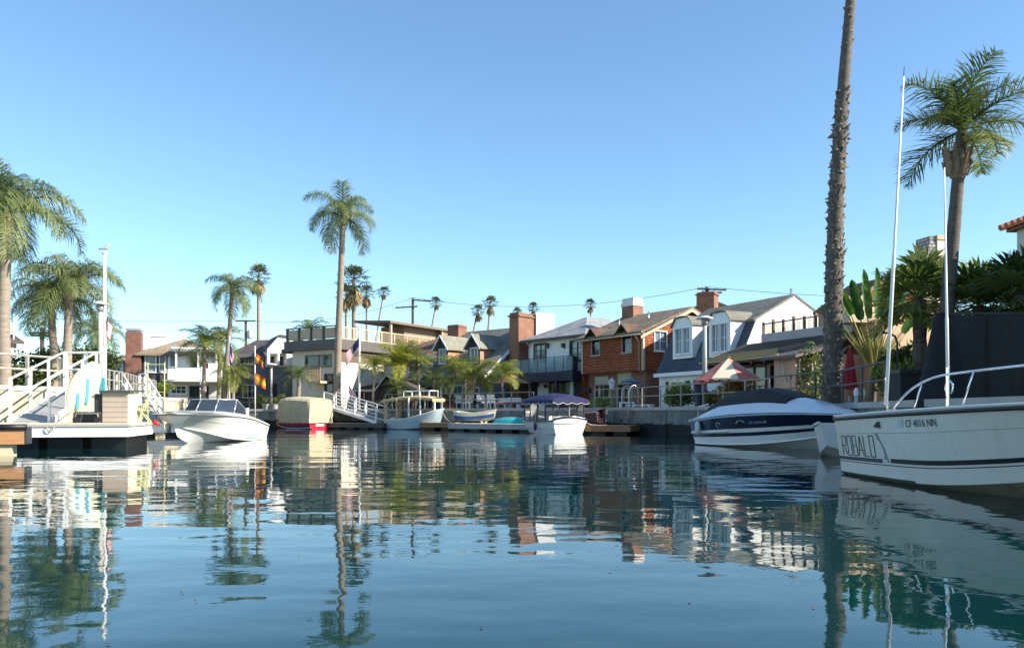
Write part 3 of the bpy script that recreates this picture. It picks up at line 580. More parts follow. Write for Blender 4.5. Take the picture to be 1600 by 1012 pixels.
# ---- grey house with white sunny gable
H = House('white_gable_house', 'grey house with dark brown roof and sunlit white gable wing', (350, 74), (417, 72)); W = H.W; Dp = 9
ze, zr = 6.3, 8.2
u1 = H.frect(376, 556, 394, 568); u2 = H.frect(380, 602, 400, 620); mb = MB(); wallrect(mb, H.FP, 0, W, ZR, ze, [u1, u2])
v1 = H.srect(422, 551, 434, 571) ; v2 = H.srect(437, 552, 446, 571)
wallrect(mb, H.SP, 0, Dp, ZR, ze, []); mb.face([(W, 0, ze), (W, Dp, ze), (W, Dp/2, zr)]); back_walls(H, mb, Dp, ZR, ze); H.P('wall', mb, SIDING)
H.window(H.FP, u1, 3, 2); H.window(H.FP, u2, 3, 2)
mb = MB(); gable_roof(H, mb, ze, zr, Dp, .4, .2); H.P('roof', mb, ROOFD)
for (px0, px1, D0) in ((418, 458, 71),):
    G = House('white_gable_wing', 'bright white gabled upper wing with open porch below', (px0, D0), (px1, D0+1.0)); w_ = G.W
    zt = HZ(523, 71); zl = HZ(545, 71); zb = HZ(572, 71); zo = HZ(552, 71); mb = MB(); o1 = G.frect(422, 552, 434, 572); o2 = G.frect(437, 552, 448, 572)
    wallrect(mb, G.FP, 0, w_, zb, zl, [o1, o2], 1.0); mb.face([(0,0,zl), (w_,0,zl), (w_,0,zt-.1), (w_*.45,0,zt), (0,0,zl)][:4]); back_walls(G, mb, 4, zb, zl, right=True); mb.face([(0,1,zb),(w_,1,zb),(w_,1,zl),(0,1,zl)]); G.P('wall', mb, WHITE)
    mb = MB(); mb.slab([(-.15, -.2, zl-.05), (w_*.45, -.2, zt+.06), (w_*.45, 4, zt+.06), (-.15, 4, zl-.05)], .1); mb.slab([(w_*.45, -.2, zt+.06), (w_+.3, -.2, zt-.1), (w_+.3, 4, zt-.1), (w_*.45, 4, zt+.06)], .1); G.P('roof', mb, ROOFD)
    G.window(G.FP, (o1[0]+.1, o1[1]-.1, o1[2]+.1, o1[3]-.2), 1, 1, off=.9, sill=False); G.window(G.FP, (o2[0]+.1, o2[1]-.1, o2[2]+.1, o2[3]-.2), 1, 1, off=.9, sill=False)
    mb = MB(); q = G.frect(422, 600, 432, 628); wallrect(mb, G.FP, 0, w_, ZR, zb-.003, [q]); G.P('wall', mb, SIDING); G.window(G.FP, q, 1, 2, TRIMD)
    G.P('porch_rail', MB().box(0, w_, -.08, -.02, zb+.0, zb+.12), TRIMT)

# ---- bay window house with brick chimney
H = House('bay_window_house', 'grey house with tan hipped roof, white pergola wall and brick chimney', (223, 67), (345, 68.6)); W = H.W; Dp = 8
ze = HZ(553, 67); zr = HZ(531, 70); xs = H.front(262, 560)[0]
mb = MB(); k1 = H.frect(228, 556, 243, 580); k2 = H.frect(250, 556, 258, 580); wallrect(mb, H.FP, 0, xs, ZR, ze, [k1, k2]); back_walls(H, mb, Dp, ZR, ze, right=True); H.P('wall', mb, DSIDE)
for r in (k1, k2): H.window(H.FP, r, 1, 2, TRIMW, PANE2, .09)
zm = HZ(592, 67); mb = MB(); k3 = H.frect(297, 556, 312, 574); k4 = H.frect(266, 556, 276, 572); wallrect(mb, H.FP, xs, W, zm, ze, [k3, k4]); H.P('wall', mb, WHITE)
H.window(H.FP, k3, 1, 1, TRIMW, mat('green_glass', (.05, .08, .06), .1), .05); H.window(H.FP, k4, 1, 1, TRIMW, PANE2, .05)
mb = MB(); k5 = H.frect(268, 603, 290, 614); k6 = H.frect(297, 604, 325, 625); wallrect(mb, H.FP, xs, W, ZR, zm-.003, [k5, k6]); H.P('wall', mb, mat('pale_lower_wall', (.45, .44, .42), .8)); H.window(H.FP, k5, 3, 2); H.window(H.FP, k6, 3, 1, TRIMD)
H.P('porch_eave', MB().box(xs-.2, W+.6, -1.2, -.003, zm-.22, zm-.05), mat('pale_eave', (.55, .53, .48), .7)); zb0, zb1 = HZ(592, 67), HZ(575, 67)
H.P('balcony_wall', MB().box(H.front(278, 580)[0], W+.2, -1.1, -.95, zb0-.05, zb1), WHITE); zp = HZ(549, 67)
for px in (278, 312, 340): x = H.front(px, 560)[0]; H.P('post', MB().box(x-.07, x+.07, -1.1, -.96, zb1, zp), WHITE)
H.P('pergola_beam', MB().box(H.front(270, 560)[0], W+.2, -1.12, -.98, zp, zp+.2), WHITE)
for i in range(16): x = H.front(272, 560)[0] + i*.26; H.P('pergola_rafter', MB().box(x, x+.07, -1.5, -.02, zp+.2, zp+.36), WHITE)
mb = MB(); hip_roof(mb, 0, W, 0, Dp, ze, zr, .5, ins=1.6); H.P('roof', mb, ROOFT)
x0, x1 = H.front(197, 550)[0], H.front(223, 550)[0]; chimney(H, x0, x1-.1, -.3, .75, ZR, HZ(519, 67), BRICK, capm=mat('lead_cap', (.3, .3, .31), .5), caph=.3, flare=-.1)
xa = H.front(236, 530, 3)[0]; chimney(H, xa, xa+1.2, 3, 3.9, ze, HZ(524, 69), WHITE, caph=.2)
H = House('grey_annex', 'low grey annex with tan roof left of the brick chimney', (168, 70), (205, 69)); W = H.W; ze = HZ(562, 69.5)
q = H.frect(184, 562, 192, 580); mb = MB(); wallrect(mb, H.FP, 0, W, ZR, ze, [q]); back_walls(H, mb, 6, ZR, ze, right=True); H.P('wall', mb, SIDING); H.window(H.FP, q, 1, 1, TRIMW, PANE2)
mb = MB(); mb.slab([(-.3, -.4, ze-.1), (W+.3, -.4, ze-.1), (W+.3, 5, HZ(540, 72)), (-.3, 5, HZ(540, 72))], .12); H.P('roof', mb, ROOFT)
H = House('grey_gable_house', 'pale grey gabled house at the left edge behind the palms', (-40, 50), (26, 52), ZL); W = H.W; ze = HZ(528, 51)
q = H.frect(12, 522, 20, 536); mb = MB(); wallrect(mb, H.FP, 0, W, ZL, ze, [q]); back_walls(H, mb, 6, ZL, ze, right=True); H.P('wall', mb, mat('pale_grey_stucco', (.40, .40, .40), .8)); H.window(H.FP, q, 1, 1)
mb = MB(); gable_roof(H, mb, ze, HZ(508, 54), 6, .4, .3); H.P('roof', mb, ROOFD)

# ---- tan house with tile gable, stone chimney
TILE = courses('clay_tile_roof', (.36, .17, .10), (.28, .12, .07), (.12, .05, .03), .16, .2, .02)
H = House('tan_gable_house', 'tan stucco house with clay tile gable behind the traveller palm', (1322, 35.2), (1448, 36.2)); W = H.W; Dp = 2.0
xm = H.front(1370, 450)[0]; zt = HZ(434, 35); zl = HZ(470, 35); mb = MB()
mb.face([(0,0,ZR),(W,0,ZR),(W,0,zl),(xm,0,zt-.1),(0,0,zl)]); back_walls(H, mb, Dp, ZR, zl, right=True); H.P('wall', mb, TAN)
mb = MB(); xw = W+.5
mb.slab([(-.3, -.5, zl-.25), (xm, -.5, zt+.05), (xm, Dp, zt+.05), (-.3, Dp, zl-.25)], .12); mb.slab([(xm, -.5, zt+.05), (xw, -.5, zl-.2), (xw, Dp, zl-.2), (xm, Dp, zt+.05)], .12); H.P('roof', mb, TILE)
mb = MB(); Pg = lambda a, z, d: (a, -.55+d, z); mb.prism([(-.3, zl-.42), (xm, zt-.14), (xm, zt+.04), (-.3, zl-.24)], Pg, 0, .05); mb.prism([(xw, zl-.38), (xm, zt-.14), (xm, zt+.04), (xw, zl-.2)], Pg, 0, .05); H.P('bargeboard', mb, mat('brown_barge', (.20, .12, .09), .6))
H.P('entry_block', MB().box(-.2, W*.92, -2.6, -.003, ZR, HZ(503, 33)), TAN); H.P('parapet_cap', MB().box(-.3, W*.92+.1, -2.7, .0, HZ(503, 33), HZ(499, 33)), mat('pale_tan_cap', (.5, .4, .28), .8))
mb = MB(); mb.slab([(-.8, -4.0, HZ(580, 31)), (W+1, -4.0, HZ(580, 31)), (W+1, -2.6, HZ(560, 32)), (-.8, -2.6, HZ(560, 32))], .12); H.P('tile_awning', mb, TILE)
q = H.frect(1400, 585, 1425, 612, -2.6); H.window(lambda a, z, d: (a, -2.6+d, z), q, 2, 1, TRIMD, PANE, off=-.11)
a, z = H.front(1331, 462, -1.5); H.P('square_vent', MB().box(a-.5, a+.5, -2, -1, HZ(503, 33), HZ(462, 33)), mat('pale_tan_cap', (.5, .4, .28)))
x0, x1 = H.front(1449, 400, 1)[0], H.front(1477, 400, 1)[0]; zc = HZ(373, 38)
STONE = courses('white_rubble_stone', (.55, .53, .50), (.30, .29, .28), (.16, .15, .14), .17, .24, .03, bump=1)
C = H.P('chimney', MB().slab([(x0-.25, 1, zc-3), (x0+.55, 1, zc-3), (x0+.55, 1.9, zc-3), (x0-.25, 1.9, zc-3)], 3.2), STONE)
mb = MB(); mb.grid([[(x0+.15, 1, zc), (x0+.5, 1, zc), (x0+.5, 1.9, zc), (x0+.15, 1.9, zc)], [(x0-.25, 1, zc-3), (x0+.5, 1, zc-3), (x0+.5, 1.9, zc-3), (x0-.25, 1.9, zc-3)]], closed=True); mb.face([(x0+.15, 1, zc), (x0+.5, 1, zc), (x0+.5, 1.9, zc), (x0+.15, 1.9, zc)]); part(C, 'stone_face', mb, STONE)
part(C, 'stucco_stack', MB().box(x0+.51, x1+.1, 0.95, 1.9, zc-3.5, zc-.15), CREAM); part(C, 'chimney_cap', MB().box(x0+.47, x1+.16, 0.9, 1.95, zc-.15, zc+.05), TAN)
# ---- tall house on the right bank (mostly out of frame; its shadow covers the fishing boat)
t = thing('cream_tile_house', 'cream stucco house corner with red tile eave at the right edge', 'house', (15.4, 24.4, 0))
part(t, 'wall', MB().box(0, 9, -21, 0, ZR, 6.75), mat('pale_cream_stucco', (.62, .60, .52), .8, .06, bump=.2))
mb = MB(); hip_roof(mb, 0, 9, -21, 0, 6.78, 9.0, .2); part(t, 'roof', mb, TILE)
tm = MB().tube([(-.3, 0, 0), (.4, 0, .2)], .1, 7).mesh('eave_tile', mat('red_eave_tile', (.40, .13, .07), .7, .2))
for i in range(60):
    o = link('eave_tile', tm, t); o.location = (0, .35 - i*.3, 6.82)
# ================================================================ palms and shrubs
GREEN = leaf('queen_palm_leaf', (.095, .14, .045), (.29, .33, .13), .42)
YGREEN = leaf('yellow_green_leaf', (.13, .17, .025), (.34, .36, .07), .4)
DGREEN = leaf('dark_fan_leaf', (.03, .06, .016), (.15, .19, .055), .35)
FGREEN = leaf('far_fan_leaf', (.05, .075, .035), (.13, .15, .07), .3)
DRY = leaf('dry_frond', (.20, .13, .06), (.34, .25, .13), .2, .8)
BANANA = leaf('banana_leaf', (.03, .09, .012), (.13, .25, .03), .4, .35)
PETI = leaf('yellow_petiole', (.30, .27, .07), (.46, .42, .14), .15)
HEDGE = leaf('hedge_leaf', (.045, .08, .02), (.16, .20, .06), .3)
HEDGEY = leaf('bright_shrub_leaf', (.12, .17, .03), (.34, .37, .08), .4)
FLOWER = leaf('bougainvillea', (.30, .05, .06), (.55, .20, .12), .35)
TRUNK = mat('palm_trunk', (.27, .215, .165), .9, .25, 2, bump=.8, bscale=8, stretch=(1, 1, 6))
TRUNKD = mat('dark_palm_trunk', (.115, .093, .075), .9, .4, 3, bump=1, bscale=9, stretch=(1, 1, 5))
_FR = {}
def frond_mesh(style, ang, seed, m):
    key = (style, ang, seed, m.name)
    if key in _FR: return _FR[key]
    rnd = random.Random(hash((style, ang, seed)) % 9999 if False else seed * 131 + ang * 7 + len(style))
    dr, nl, ll, lw, hang = {'queen': (122, 92, .36, .0068, 1.25), 'king': (90, 62, .32, .0095, .6), 'pygmy': (75, 52, .24, .0075, .35), 'upright': (80, 66, .30, .009, .6), 'stiff': (72, 64, .42, .011, .34)}[style]
    mb = MB(); N = 16; p = Vector((0, 0, 0)); pts = [p.copy()]; tg = []
    for i in range(N):
        s = (i + .5) / N; a = R(ang - dr * s ** 1.35); t = Vector((math.cos(a), 0, math.sin(a))); p = p + t / N; pts.append(p.copy()); tg.append(t)
    tg.append(tg[-1]); mb.tube(pts, [.016 * (1 - .85 * i / N) for i in range(N + 1)], 4)
    for side in (-1, 1):
        for i in range(nl):
            s = .10 + .90 * (i + rnd.random() * .7) / nl; k = min(int(s * N), N - 1); fr = s * N - k
            b = pts[k].lerp(pts[k + 1], fr); t = tg[k]; nrm = Vector((-t.z, 0, t.x))
            L = ll * (math.sin(math.pi * min(1, s * .80 + .17)) ** .7) * rnd.uniform(.75, 1.1)
            d = (Vector((0, side, 0)) * rnd.uniform(.6, 1.0) + t * rnd.uniform(.35, .75) + nrm * rnd.uniform(-.25, .6)).normalized()
            q1 = b + d * L * .45; d2 = (d + Vector((0, 0, -1)) * hang * rnd.uniform(.5, 1.3)).normalized(); q2 = q1 + d2 * L * .35
            d3 = (d2 + Vector((0, 0, -1)) * hang * rnd.uniform(.4, 1.0)).normalized(); q3 = q2 + d3 * L * .3
            wv = d.cross(nrm); wv = (wv.normalized() if wv.length > .01 else t) * lw * .5
            n = len(mb.v); mb.v += [tuple(b - wv), tuple(b + wv), tuple(q1 + wv * 1.2), tuple(q1 - wv * 1.2), tuple(q2 + wv * .9), tuple(q2 - wv * .9), tuple(q3)]
            mb.f += [(n, n+1, n+2, n+3), (n+3, n+2, n+4, n+5), (n+5, n+4, n+6)]; mb.m += [0, 0, 0]
    me = bpy.data.meshes.new('frond'); me.from_pydata(mb.v, [], mb.f); me.materials.append(m); _FR[key] = me; return me
def fan_points(mb, org, az, ang, L, nseg, rnd, spread=R(210), wd=.085, droop=.35, mi=0, pet=.42):
    """one fan leaf: petiole from org, pleated blade of radiating segments"""
    d = Vector((math.cos(az) * math.cos(ang), math.sin(az) * math.cos(ang), math.sin(ang))); sd = Vector((-math.sin(az), math.cos(az), 0)); up = d.cross(sd) * -1
    up = sd.cross(d) if (sd.cross(d)).z > 0 else -(sd.cross(d))
    c = org + d * L * pet - Vector((0, 0, .05 * L)); mb.tube([org, org.lerp(c, .5) + Vector((0, 0, .02 * L)), c], .014 * L, 3, False, mi)
    bl = L * (1 - pet)
    for i in range(nseg):
        a = -spread / 2 + spread * (i + .5) / nseg + rnd.uniform(-.04, .04); l = bl * (1 - .25 * (abs(a) / (spread / 2)) ** 2) * rnd.uniform(.85, 1.08)
        dir_ = (d * math.cos(a) + sd * math.sin(a)).normalized(); pw = (d * -math.sin(a) + sd * math.cos(a)) * wd * bl
        m1 = c + dir_ * l * .6 + up * .05 * bl * (1 if i % 2 else -1) - Vector((0, 0, droop * .12 * l)); tip = c + dir_ * l * .95 - Vector((0, 0, droop * l * rnd.uniform(.35, .9)))
        n = len(mb.v); mb.v += [tuple(c), tuple(m1 + pw), tuple(tip), tuple(m1 - pw)]; mb.f += [(n, n+1, n+3), (n+1, n+2, n+3)]; mb.m += [mi, mi]
def ringtrunk(mb, pts, r0, r1, n=10, seg=34, ring=.02, base=1.35):
    P = [Vector(p) for p in pts]; out = []; rr = []
    for i in range(seg + 1):
        s = i / seg; k = min(int(s * (len(P) - 1)), len(P) - 2); f = s * (len(P) - 1) - k
        a = P[max(k-1, 0)]; b = P[k]; c = P[k+1]; d = P[min(k+2, len(P)-1)]
        q = .5 * ((2*b) + (c-a)*f + (2*a-5*b+4*c-d)*f*f + (3*b-a-3*c+d)*f**3)
        out.append(q); rr.append((r0 + (r1 - r0) * s) * (1 + (ring if i % 2 else -ring)) * (1 + (base - 1) * max(0, 1 - s * 9)))
    mb.tube(out, rr, n)
def queen_palm(label, base, D, crown, L, n, seed, style='queen', m=None, tr=(.2, .15), zg=None, group=None, up=0, shaft=True, tm=None, dry=0, Dt=None, name='queen_palm', angs=(78, 62, 45, 28, 10, -12)):
    rnd = random.Random(seed); m = m or GREEN; zg = ZR if zg is None else zg; Dt = Dt or D
    b = Vector((GX(base, D), D, zg)); top = W3(crown[0], crown[1], Dt) - b
    t = thing(name, label, 'palm tree', b, 0, group)
    mb = MB(); ringtrunk(mb, [(0, 0, -.1), (top.x * .28 + rnd.uniform(-.08, .08), top.y * .3, top.z * .35), (top.x * .68, top.y * .7, top.z * .7), tuple(top)], tr[0], tr[1]); part(t, 'trunk', mb, tm or TRUNK, True)
    if shaft:
        mb = MB(); mb.tube([top - Vector((0, 0, L*.16)), top - Vector((0, 0, L*.08)), top, top + Vector((0, 0, .12 * L))], [tr[1]*1.05, tr[1]*1.7, tr[1]*1.35, tr[1]*.4], 8); part(t, 'crownshaft', mb, mat('pale_crownshaft', (.34, .29, .16), .7, .3, 4), True)
    for i in range(n):
        s = (i + .5) / n; ai = min(len(angs) - 1, int(s * len(angs))); az = i * 2.39996 + rnd.uniform(-.25, .25)
        isdry = rnd.random() < dry and s > .6
        o = link('frond', frond_mesh(style, angs[ai] + up, i % 3, DRY if isdry else m), t)
        o.location = top; o.rotation_euler = (rnd.uniform(-.09, .09), rnd.uniform(-.09, .09), az); k = L * rnd.uniform(.85, 1.1) * (.8 if s < .12 else 1); o.scale = (k, k, k)
    return t
def fan_palm_far(label, px, py, rpx, rad, seed, skirt=.5, lean=0, tr=.22, nleaf=24):
    D = rad * F / rpx; rnd = random.Random(seed); b = Vector((GX(px, D) - lean, D, ZR)); top = W3(px, py, D) - b
    t = thing('fan_palm', label, 'palm tree', b, 0, 'tall fan palms on the skyline')
    mb = MB(); ringtrunk(mb, [(0, 0, 0), (top.x*.2, 0, top.z*.4), (top.x*.6, 0, top.z*.75), tuple(top)], tr*1.3, tr*.8, 7, 14, 0); part(t, 'trunk', mb, TRUNK, True)
    mb = MB()
    for i in range(nleaf):
        s = (i + .5) / nleaf; fan_points(mb, top + Vector((0, 0, .1)), i * 2.4 + rnd.uniform(-.2, .2), R(85 - 125 * s), rad * rnd.uniform(.8, 1.2), 11, rnd, wd=.085, droop=.3, pet=.5)
    me = bpy.data.meshes.new('crown'); me.from_pydata(mb.v, [], mb.f); me.materials.append(FGREEN); part(t, 'crown', me, None)
    if skirt:
        mb = MB()
        for i in range(int(6 + 14*skirt)): fan_points(mb, top - Vector((0, 0, .2)), i * 2.4, R(-55 - 25 * rnd.random()), rad * (.75 + skirt*.5) * rnd.uniform(.7, 1.1), 7, rnd, R(90), .12, .5, pet=.3)
        me = bpy.data.meshes.new('dead_skirt'); me.from_pydata(mb.v, [], mb.f); me.materials.append(DRY); part(t, 'dead_skirt', me, None)
def shrub(label, c, rx, ry, rz, n, m, seed, ls=.11, name='shrub', cat='shrub', group=None, m2=None):
    rnd = random.Random(seed); t = thing(name, label, cat, (c[0], c[1], c[2]), 0, group)
    mb = MB(); fl = MB()
    lob = [(rnd.uniform(-.55, .55) * rx, rnd.uniform(-.5, .5) * ry, rz * rnd.uniform(.55, 1.25), rnd.uniform(.4, .7)) for _ in range(7)]
    for i in range(n):
        a = lob[i % 7]; th = rnd.uniform(0, 6.283); ph = math.acos(rnd.uniform(-1, 1)); r = a[3] * rnd.uniform(.55, 1.05)
        p = Vector((a[0] + rx * r * math.sin(ph) * math.cos(th), a[1] + ry * r * math.sin(ph) * math.sin(th), max(.03, a[2] + rz * r * math.cos(ph))))
        d = Vector((rnd.uniform(-1, 1), rnd.uniform(-1, 1), rnd.uniform(-.3, 1))).normalized(); e = d.orthogonal().normalized(); e = Matrix.Rotation(rnd.uniform(0, 6.28), 3, d) @ e
        l = ls * rnd.uniform(.7, 1.4); f = e.cross(d)
        (fl if (m2 and rnd.random() < .35) else mb).face([p, p + d*l*.5 + f*l*.3, p + d*l, p + d*l*.5 - f*l*.3])
    me = bpy.data.meshes.new('foliage'); me.from_pydata(mb.v, [], mb.f); me.materials.append(m); part(t, 'foliage', me, None)
    if m2: me = bpy.data.meshes.new('blossom'); me.from_pydata(fl.v, [], fl.f); me.materials.append(m2); part(t, 'blossom', me, None)
    sm = MB()
    for a in lob: sm.tube([(a[0]*.2, a[1]*.2, 0), (a[0]*.5, a[1]*.5, a[2]*.5), (a[0], a[1], a[2])], [.03, .02, .008], 5)
    part(t, 'stem', sm, TRUNKD); return t

# left bank
queen_palm('large queen palm cut by the left edge with long drooping fronds', 8, 33, (8, 335), 3.5, 20, 1, angs=(82, 68, 54, 40, 26, 8), tr=(.26, .2), zg=ZL, group='queen palms of the left bank')
queen_palm('left of the two queen palms behind the gangway', 84, 38.5, (80, 470), 2.7, 17, 2, angs=(80, 65, 50, 35, 18, 0), zg=ZL, group='queen palms of the left bank', tr=(.2, .16), Dt=39)
queen_palm('right of the two queen palms behind the gangway, one frond reaching past the flagpole', 106, 37.5, (108, 452), 3.1, 18, 3, angs=(80, 66, 52, 38, 22, 4), zg=ZL, group='queen palms of the left bank', tr=(.22, .17))
queen_palm('small queen palm farther back below the lamp post', 150, 52, (152, 520), 2.4, 16, 4, zg=ZL, group='queen palms of the left bank', tr=(.16, .12))
shrub('dense green hedge behind the grey pipe railing', (GX(75, 40), 41, ZL), 3.4, 1.2, 1.45, 11000, HEDGE, 5, .17, name='hedge', cat='hedge')
shrub('green bush below the leftmost queen palm', (GX(22, 37), 38, ZL), 1.6, 1.0, .8, 3500, HEDGE, 6, .15)
shrub('bright green bush below the brick chimney of the grey house', (GX(238, 57), 57, ZL), 1.7, .8, .75, 3000, HEDGEY, 7, .14)
# far bank
queen_palm('slim leaning queen palm beside the striped flag', 352, 58, (363, 452), 2.5, 15, 8, tr=(.2, .14), Dt=57, group='queen palms of the far bank', dry=.15)
queen_palm('leafy king palm above the white pergola', 318, 59, (320, 537), 2.4, 16, 9, 'king', YGREEN, tr=(.16, .12), group='king palms of the far bank', name='king_palm')
queen_palm('king palm just left of the slim leaning queen palm', 341, 60, (344, 533), 2.3, 15, 10, 'king', GREEN, tr=(.16, .12), group='king palms of the far bank', name='king_palm')
queen_palm('low arching palm at the foot of the slim leaning queen palm', 364, 57.5, (366, 585), 2.2, 13, 11, 'king', YGREEN, tr=(.12, .1), up=-12, group='king palms of the far bank', name='king_palm', dry=.3)
queen_palm('very tall queen palm standing alone above the deck house', 526, 60.5, (536, 340), 3.5, 17, 12, tr=(.29, .2), Dt=59, group='queen palms of the far bank', angs=(86, 70, 44, 34, 22, -4))
queen_palm('squat feathery date palm in front of the balcony house', 467, 62.5, (467, 588), 1.7, 26, 13, 'pygmy', GREEN, tr=(.17, .15), shaft=False, name='date_palm', group='date palms of the far bank', angs=(75, 60, 45, 30, 12, -5))
queen_palm('palm with thin pale trunk right of the white flagpole', 584, 59, (585, 572), 1.9, 14, 14, 'king', YGREEN, tr=(.1, .08), group='king palms of the far bank', name='king_palm')
queen_palm('upright yellow-green palm before the rust brown roof', 625, 60, (624, 572), 2.7, 18, 15, 'upright', leaf('vivid_yellow_leaf', (.19, .21, .015), (.42, .41, .04)), tr=(.14, .11), group='king palms of the far bank', name='king_palm', angs=(88, 80, 72, 55, 35, 10))
queen_palm('palm between the upright yellow palm and the first dormer', 655, 60.5, (653, 570), 2.1, 16, 16, 'king', GREEN, tr=(.13, .1), group='king palms of the far bank', name='king_palm', dry=.35)
queen_palm('bushy date palm in front of the dark brown gabled cottage', 625, 58.5, (624, 607), 1.5, 26, 17, 'pygmy', GREEN, tr=(.15, .13), shaft=False, name='date_palm', group='date palms of the far bank', angs=(75, 60, 45, 30, 12, -5))
queen_palm('palm leftmost of three before the dormer cottage', 706, 55.5, (712, 575), 2.0, 15, 18, 'king', YGREEN, tr=(.11, .09), group='king palms of the far bank', name='king_palm', up=-6)
queen_palm('palm middle of three before the dormer cottage', 737, 54.5, (742, 588), 2.2, 17, 19, 'king', YGREEN, tr=(.11, .09), group='king palms of the far bank', name='king_palm', dry=.3, up=-6)
queen_palm('palm rightmost of three, beside the tan parasol', 786, 53.5, (784, 585), 2.0, 14, 20, 'king', YGREEN, tr=(.1, .08), group='king palms of the far bank', name='king_palm')
queen_palm('palm top rising behind the roof terrace', 480, 85, (484, 516), 2.6, 14, 21, 'king', GREEN, tr=(.16, .12), group='palms behind the houses', name='king_palm')
queen_palm('dark small palm beside the first dormer wall', 676, 57.5, (678, 598), 1.6, 14, 22, 'king', GREEN, tr=(.1, .08), group='king palms of the far bank', name='king_palm')
# skyline fan palms
for i, (lb, px, py, rp, sk, ln) in enumerate([
    ('fan palm with brown skirt right of the slim queen palm', 404, 432, 23, .7, 0), ('tallest fan palm of the clump by the lone tall palm', 553, 438, 30, .8, 0), ('fan palm half hidden by the lone tall palm trunk', 541, 462, 20, .7, 0),
    ('small fan palm with fat skirted trunk right of the clump', 573, 458, 16, .9, 0), ('slim leaning fan palm left of the utility pole', 600, 457, 13, .2, 3), ('slim leaning fan palm right of the utility pole', 682, 473, 12.5, .2, 3),
    ('lower left fan palm of the skyline pair', 747, 486, 14, .5, 3), ('upper right fan palm of the skyline pair', 766, 474, 15, .6, 1), ('fan palm crown just above the big brick chimney', 808, 489, 11, .2, 0),
    ('fan palm behind the white chimney', 833, 481, 13, .3, 0), ('fan palm behind the white house roof ridge', 923, 476, 12.5, .3, 0)]):
    fan_palm_far(lb, px, py, rp, 1.9, 40 + i, sk, ln)
# right bank: tall trunk with old leaf bases
D = 28.6; b = Vector((GX(1299, D), D, ZR)); t = thing('ringed_palm', 'very tall palm trunk rough with old leaf bases, crown out of frame', 'palm tree', b)
ctr = [W3(1299, 640, D), W3(1302, 500, D), W3(1306, 330, D), W3(1316, 160, D), W3(1329, 0, D), W3(1339, -150, D)]; wd = [40, 33, 29, 25, 15, 14]
pts = [c - b for c in ctr]; mb = MB(); ringtrunk(mb, pts, .35, .125, 12, 60, .015, 1.1); part(t, 'trunk', mb, TRUNKD, True)
rnd = random.Random(77); bt = MB()
for i in range(900):
    s = min(.62, max(0, rnd.choice((.04, .11, .15, .21, .27, .30, .36, .43, .47, .53, .58)) + rnd.gauss(0, .035))) if i > 60 else rnd.uniform(.62, .92); k = min(int(s * 5), 4); f = s * 5 - k; c = pts[k].lerp(pts[k+1], f); r = (.35 + (.125 - .35) * s) * .97; a = rnd.uniform(0, 6.283)
    o = Vector((math.cos(a), math.sin(a), 0)); sdv = Vector((-math.sin(a), math.cos(a), 0)); l = rnd.uniform(.06, .24) * (1.7 if rnd.random() < .12 else 1) * (.4 if i <= 60 else 1); w_ = rnd.uniform(.03, .10); p = c + o * r
    tip = p + o * l * (rnd.uniform(.1, .55) if rnd.random() < .85 else rnd.uniform(.6, 1.0)) + Vector((0, 0, l * rnd.uniform(-.7, 1.1)))
    n = len(bt.v); bt.v += [tuple(p - sdv*w_ - Vector((0, 0, .04))), tuple(p + sdv*w_ - Vector((0, 0, .04))), tuple(p + Vector((0, 0, .1)) - o*.02), tuple(tip + sdv*w_*.5), tuple(tip - sdv*w_*.5)]
    bt.f += [(n, n+1, n+3, n+4), (n+1, n+2, n+3), (n+2, n, n+4), (n+2, n+4, n+3)]; bt.m += [0]*4
o = part(t, 'leaf_bases', bt, mat('old_leaf_base', (.21, .17, .135), .9, .5, 3)); o['kind'] = 'stuff'
def fan_leaf_mesh(ang, seed, m, nseg=26, droop=.3, wd=.06):
    mb = MB(); fan_points(mb, Vector((0, 0, 0)), 0, R(ang), 1.0, nseg, random.Random(seed), R(230), wd, droop)
    me = bpy.data.meshes.new('fan_leaf'); me.from_pydata(mb.v, [], mb.f); me.materials.append(m); return me
LFAN = leaf('lit_fan_leaf', (.06, .10, .02), (.26, .30, .07), .4)  # lit copy of the fan leaf, sunlight put into the colour
FANL = [fan_leaf_mesh(a, i, LFAN) for i, a in enumerate((80, 60, 42, 25, 8, -12, -30))]
FAN = [fan_leaf_mesh(a, i, DGREEN) for i, a in enumerate((80, 60, 42, 25, 8, -12, -30))]
top = pts[-1]
for i in range(24):
    o = link('fan_leaf', FAN[min(6, i * 7 // 24)], t); o.location = top; o.rotation_euler = (0, 0, i * 2.4); o.scale = (1.9,) * 3
# feathery palm at the right
queen_palm('stout feathery palm at the right behind the dark canvas wall', 1470, 25, (1503, 205), 2.35, 17, 30, 'stiff', leaf('green_feather', (.05, .09, .022), (.20, .25, .06), .4), tr=(.25, .16), Dt=25, group='palms of the right bank', name='feather_palm', tm=TRUNKD, shaft=False, up=6, dry=.0, angs=(84, 68, 52, 36, 18, -8))
pt = bpy.data.objects['feather_palm']; q = W3(1496, 262, 25) - pt.location
mb = MB(); mb.tube([q - Vector((0, 0, .35)), q - Vector((0, 0, .2)), q + Vector((0, 0, .1)), q + Vector((0, 0, .55))], [.17, .28, .34, .18], 10)
for i in range(26):
    a = i * 2.4; z = rnd.uniform(-.2, .4); o = Vector((math.cos(a), math.sin(a), 0)); mb.tube([q + o*.24 + Vector((0, 0, z-.1)), q + o*.36 + Vector((0, 0, z+.18)), q + o*.43 + Vector((0, 0, z+.36))], [.07, .055, .02], 5)
part(pt, 'leaf_boots', mb, mat('tan_leaf_boot', (.25, .18, .12), .9, .4, 4))
YF = leaf('yellowing_frond', (.28, .22, .02), (.45, .36, .05), .35)
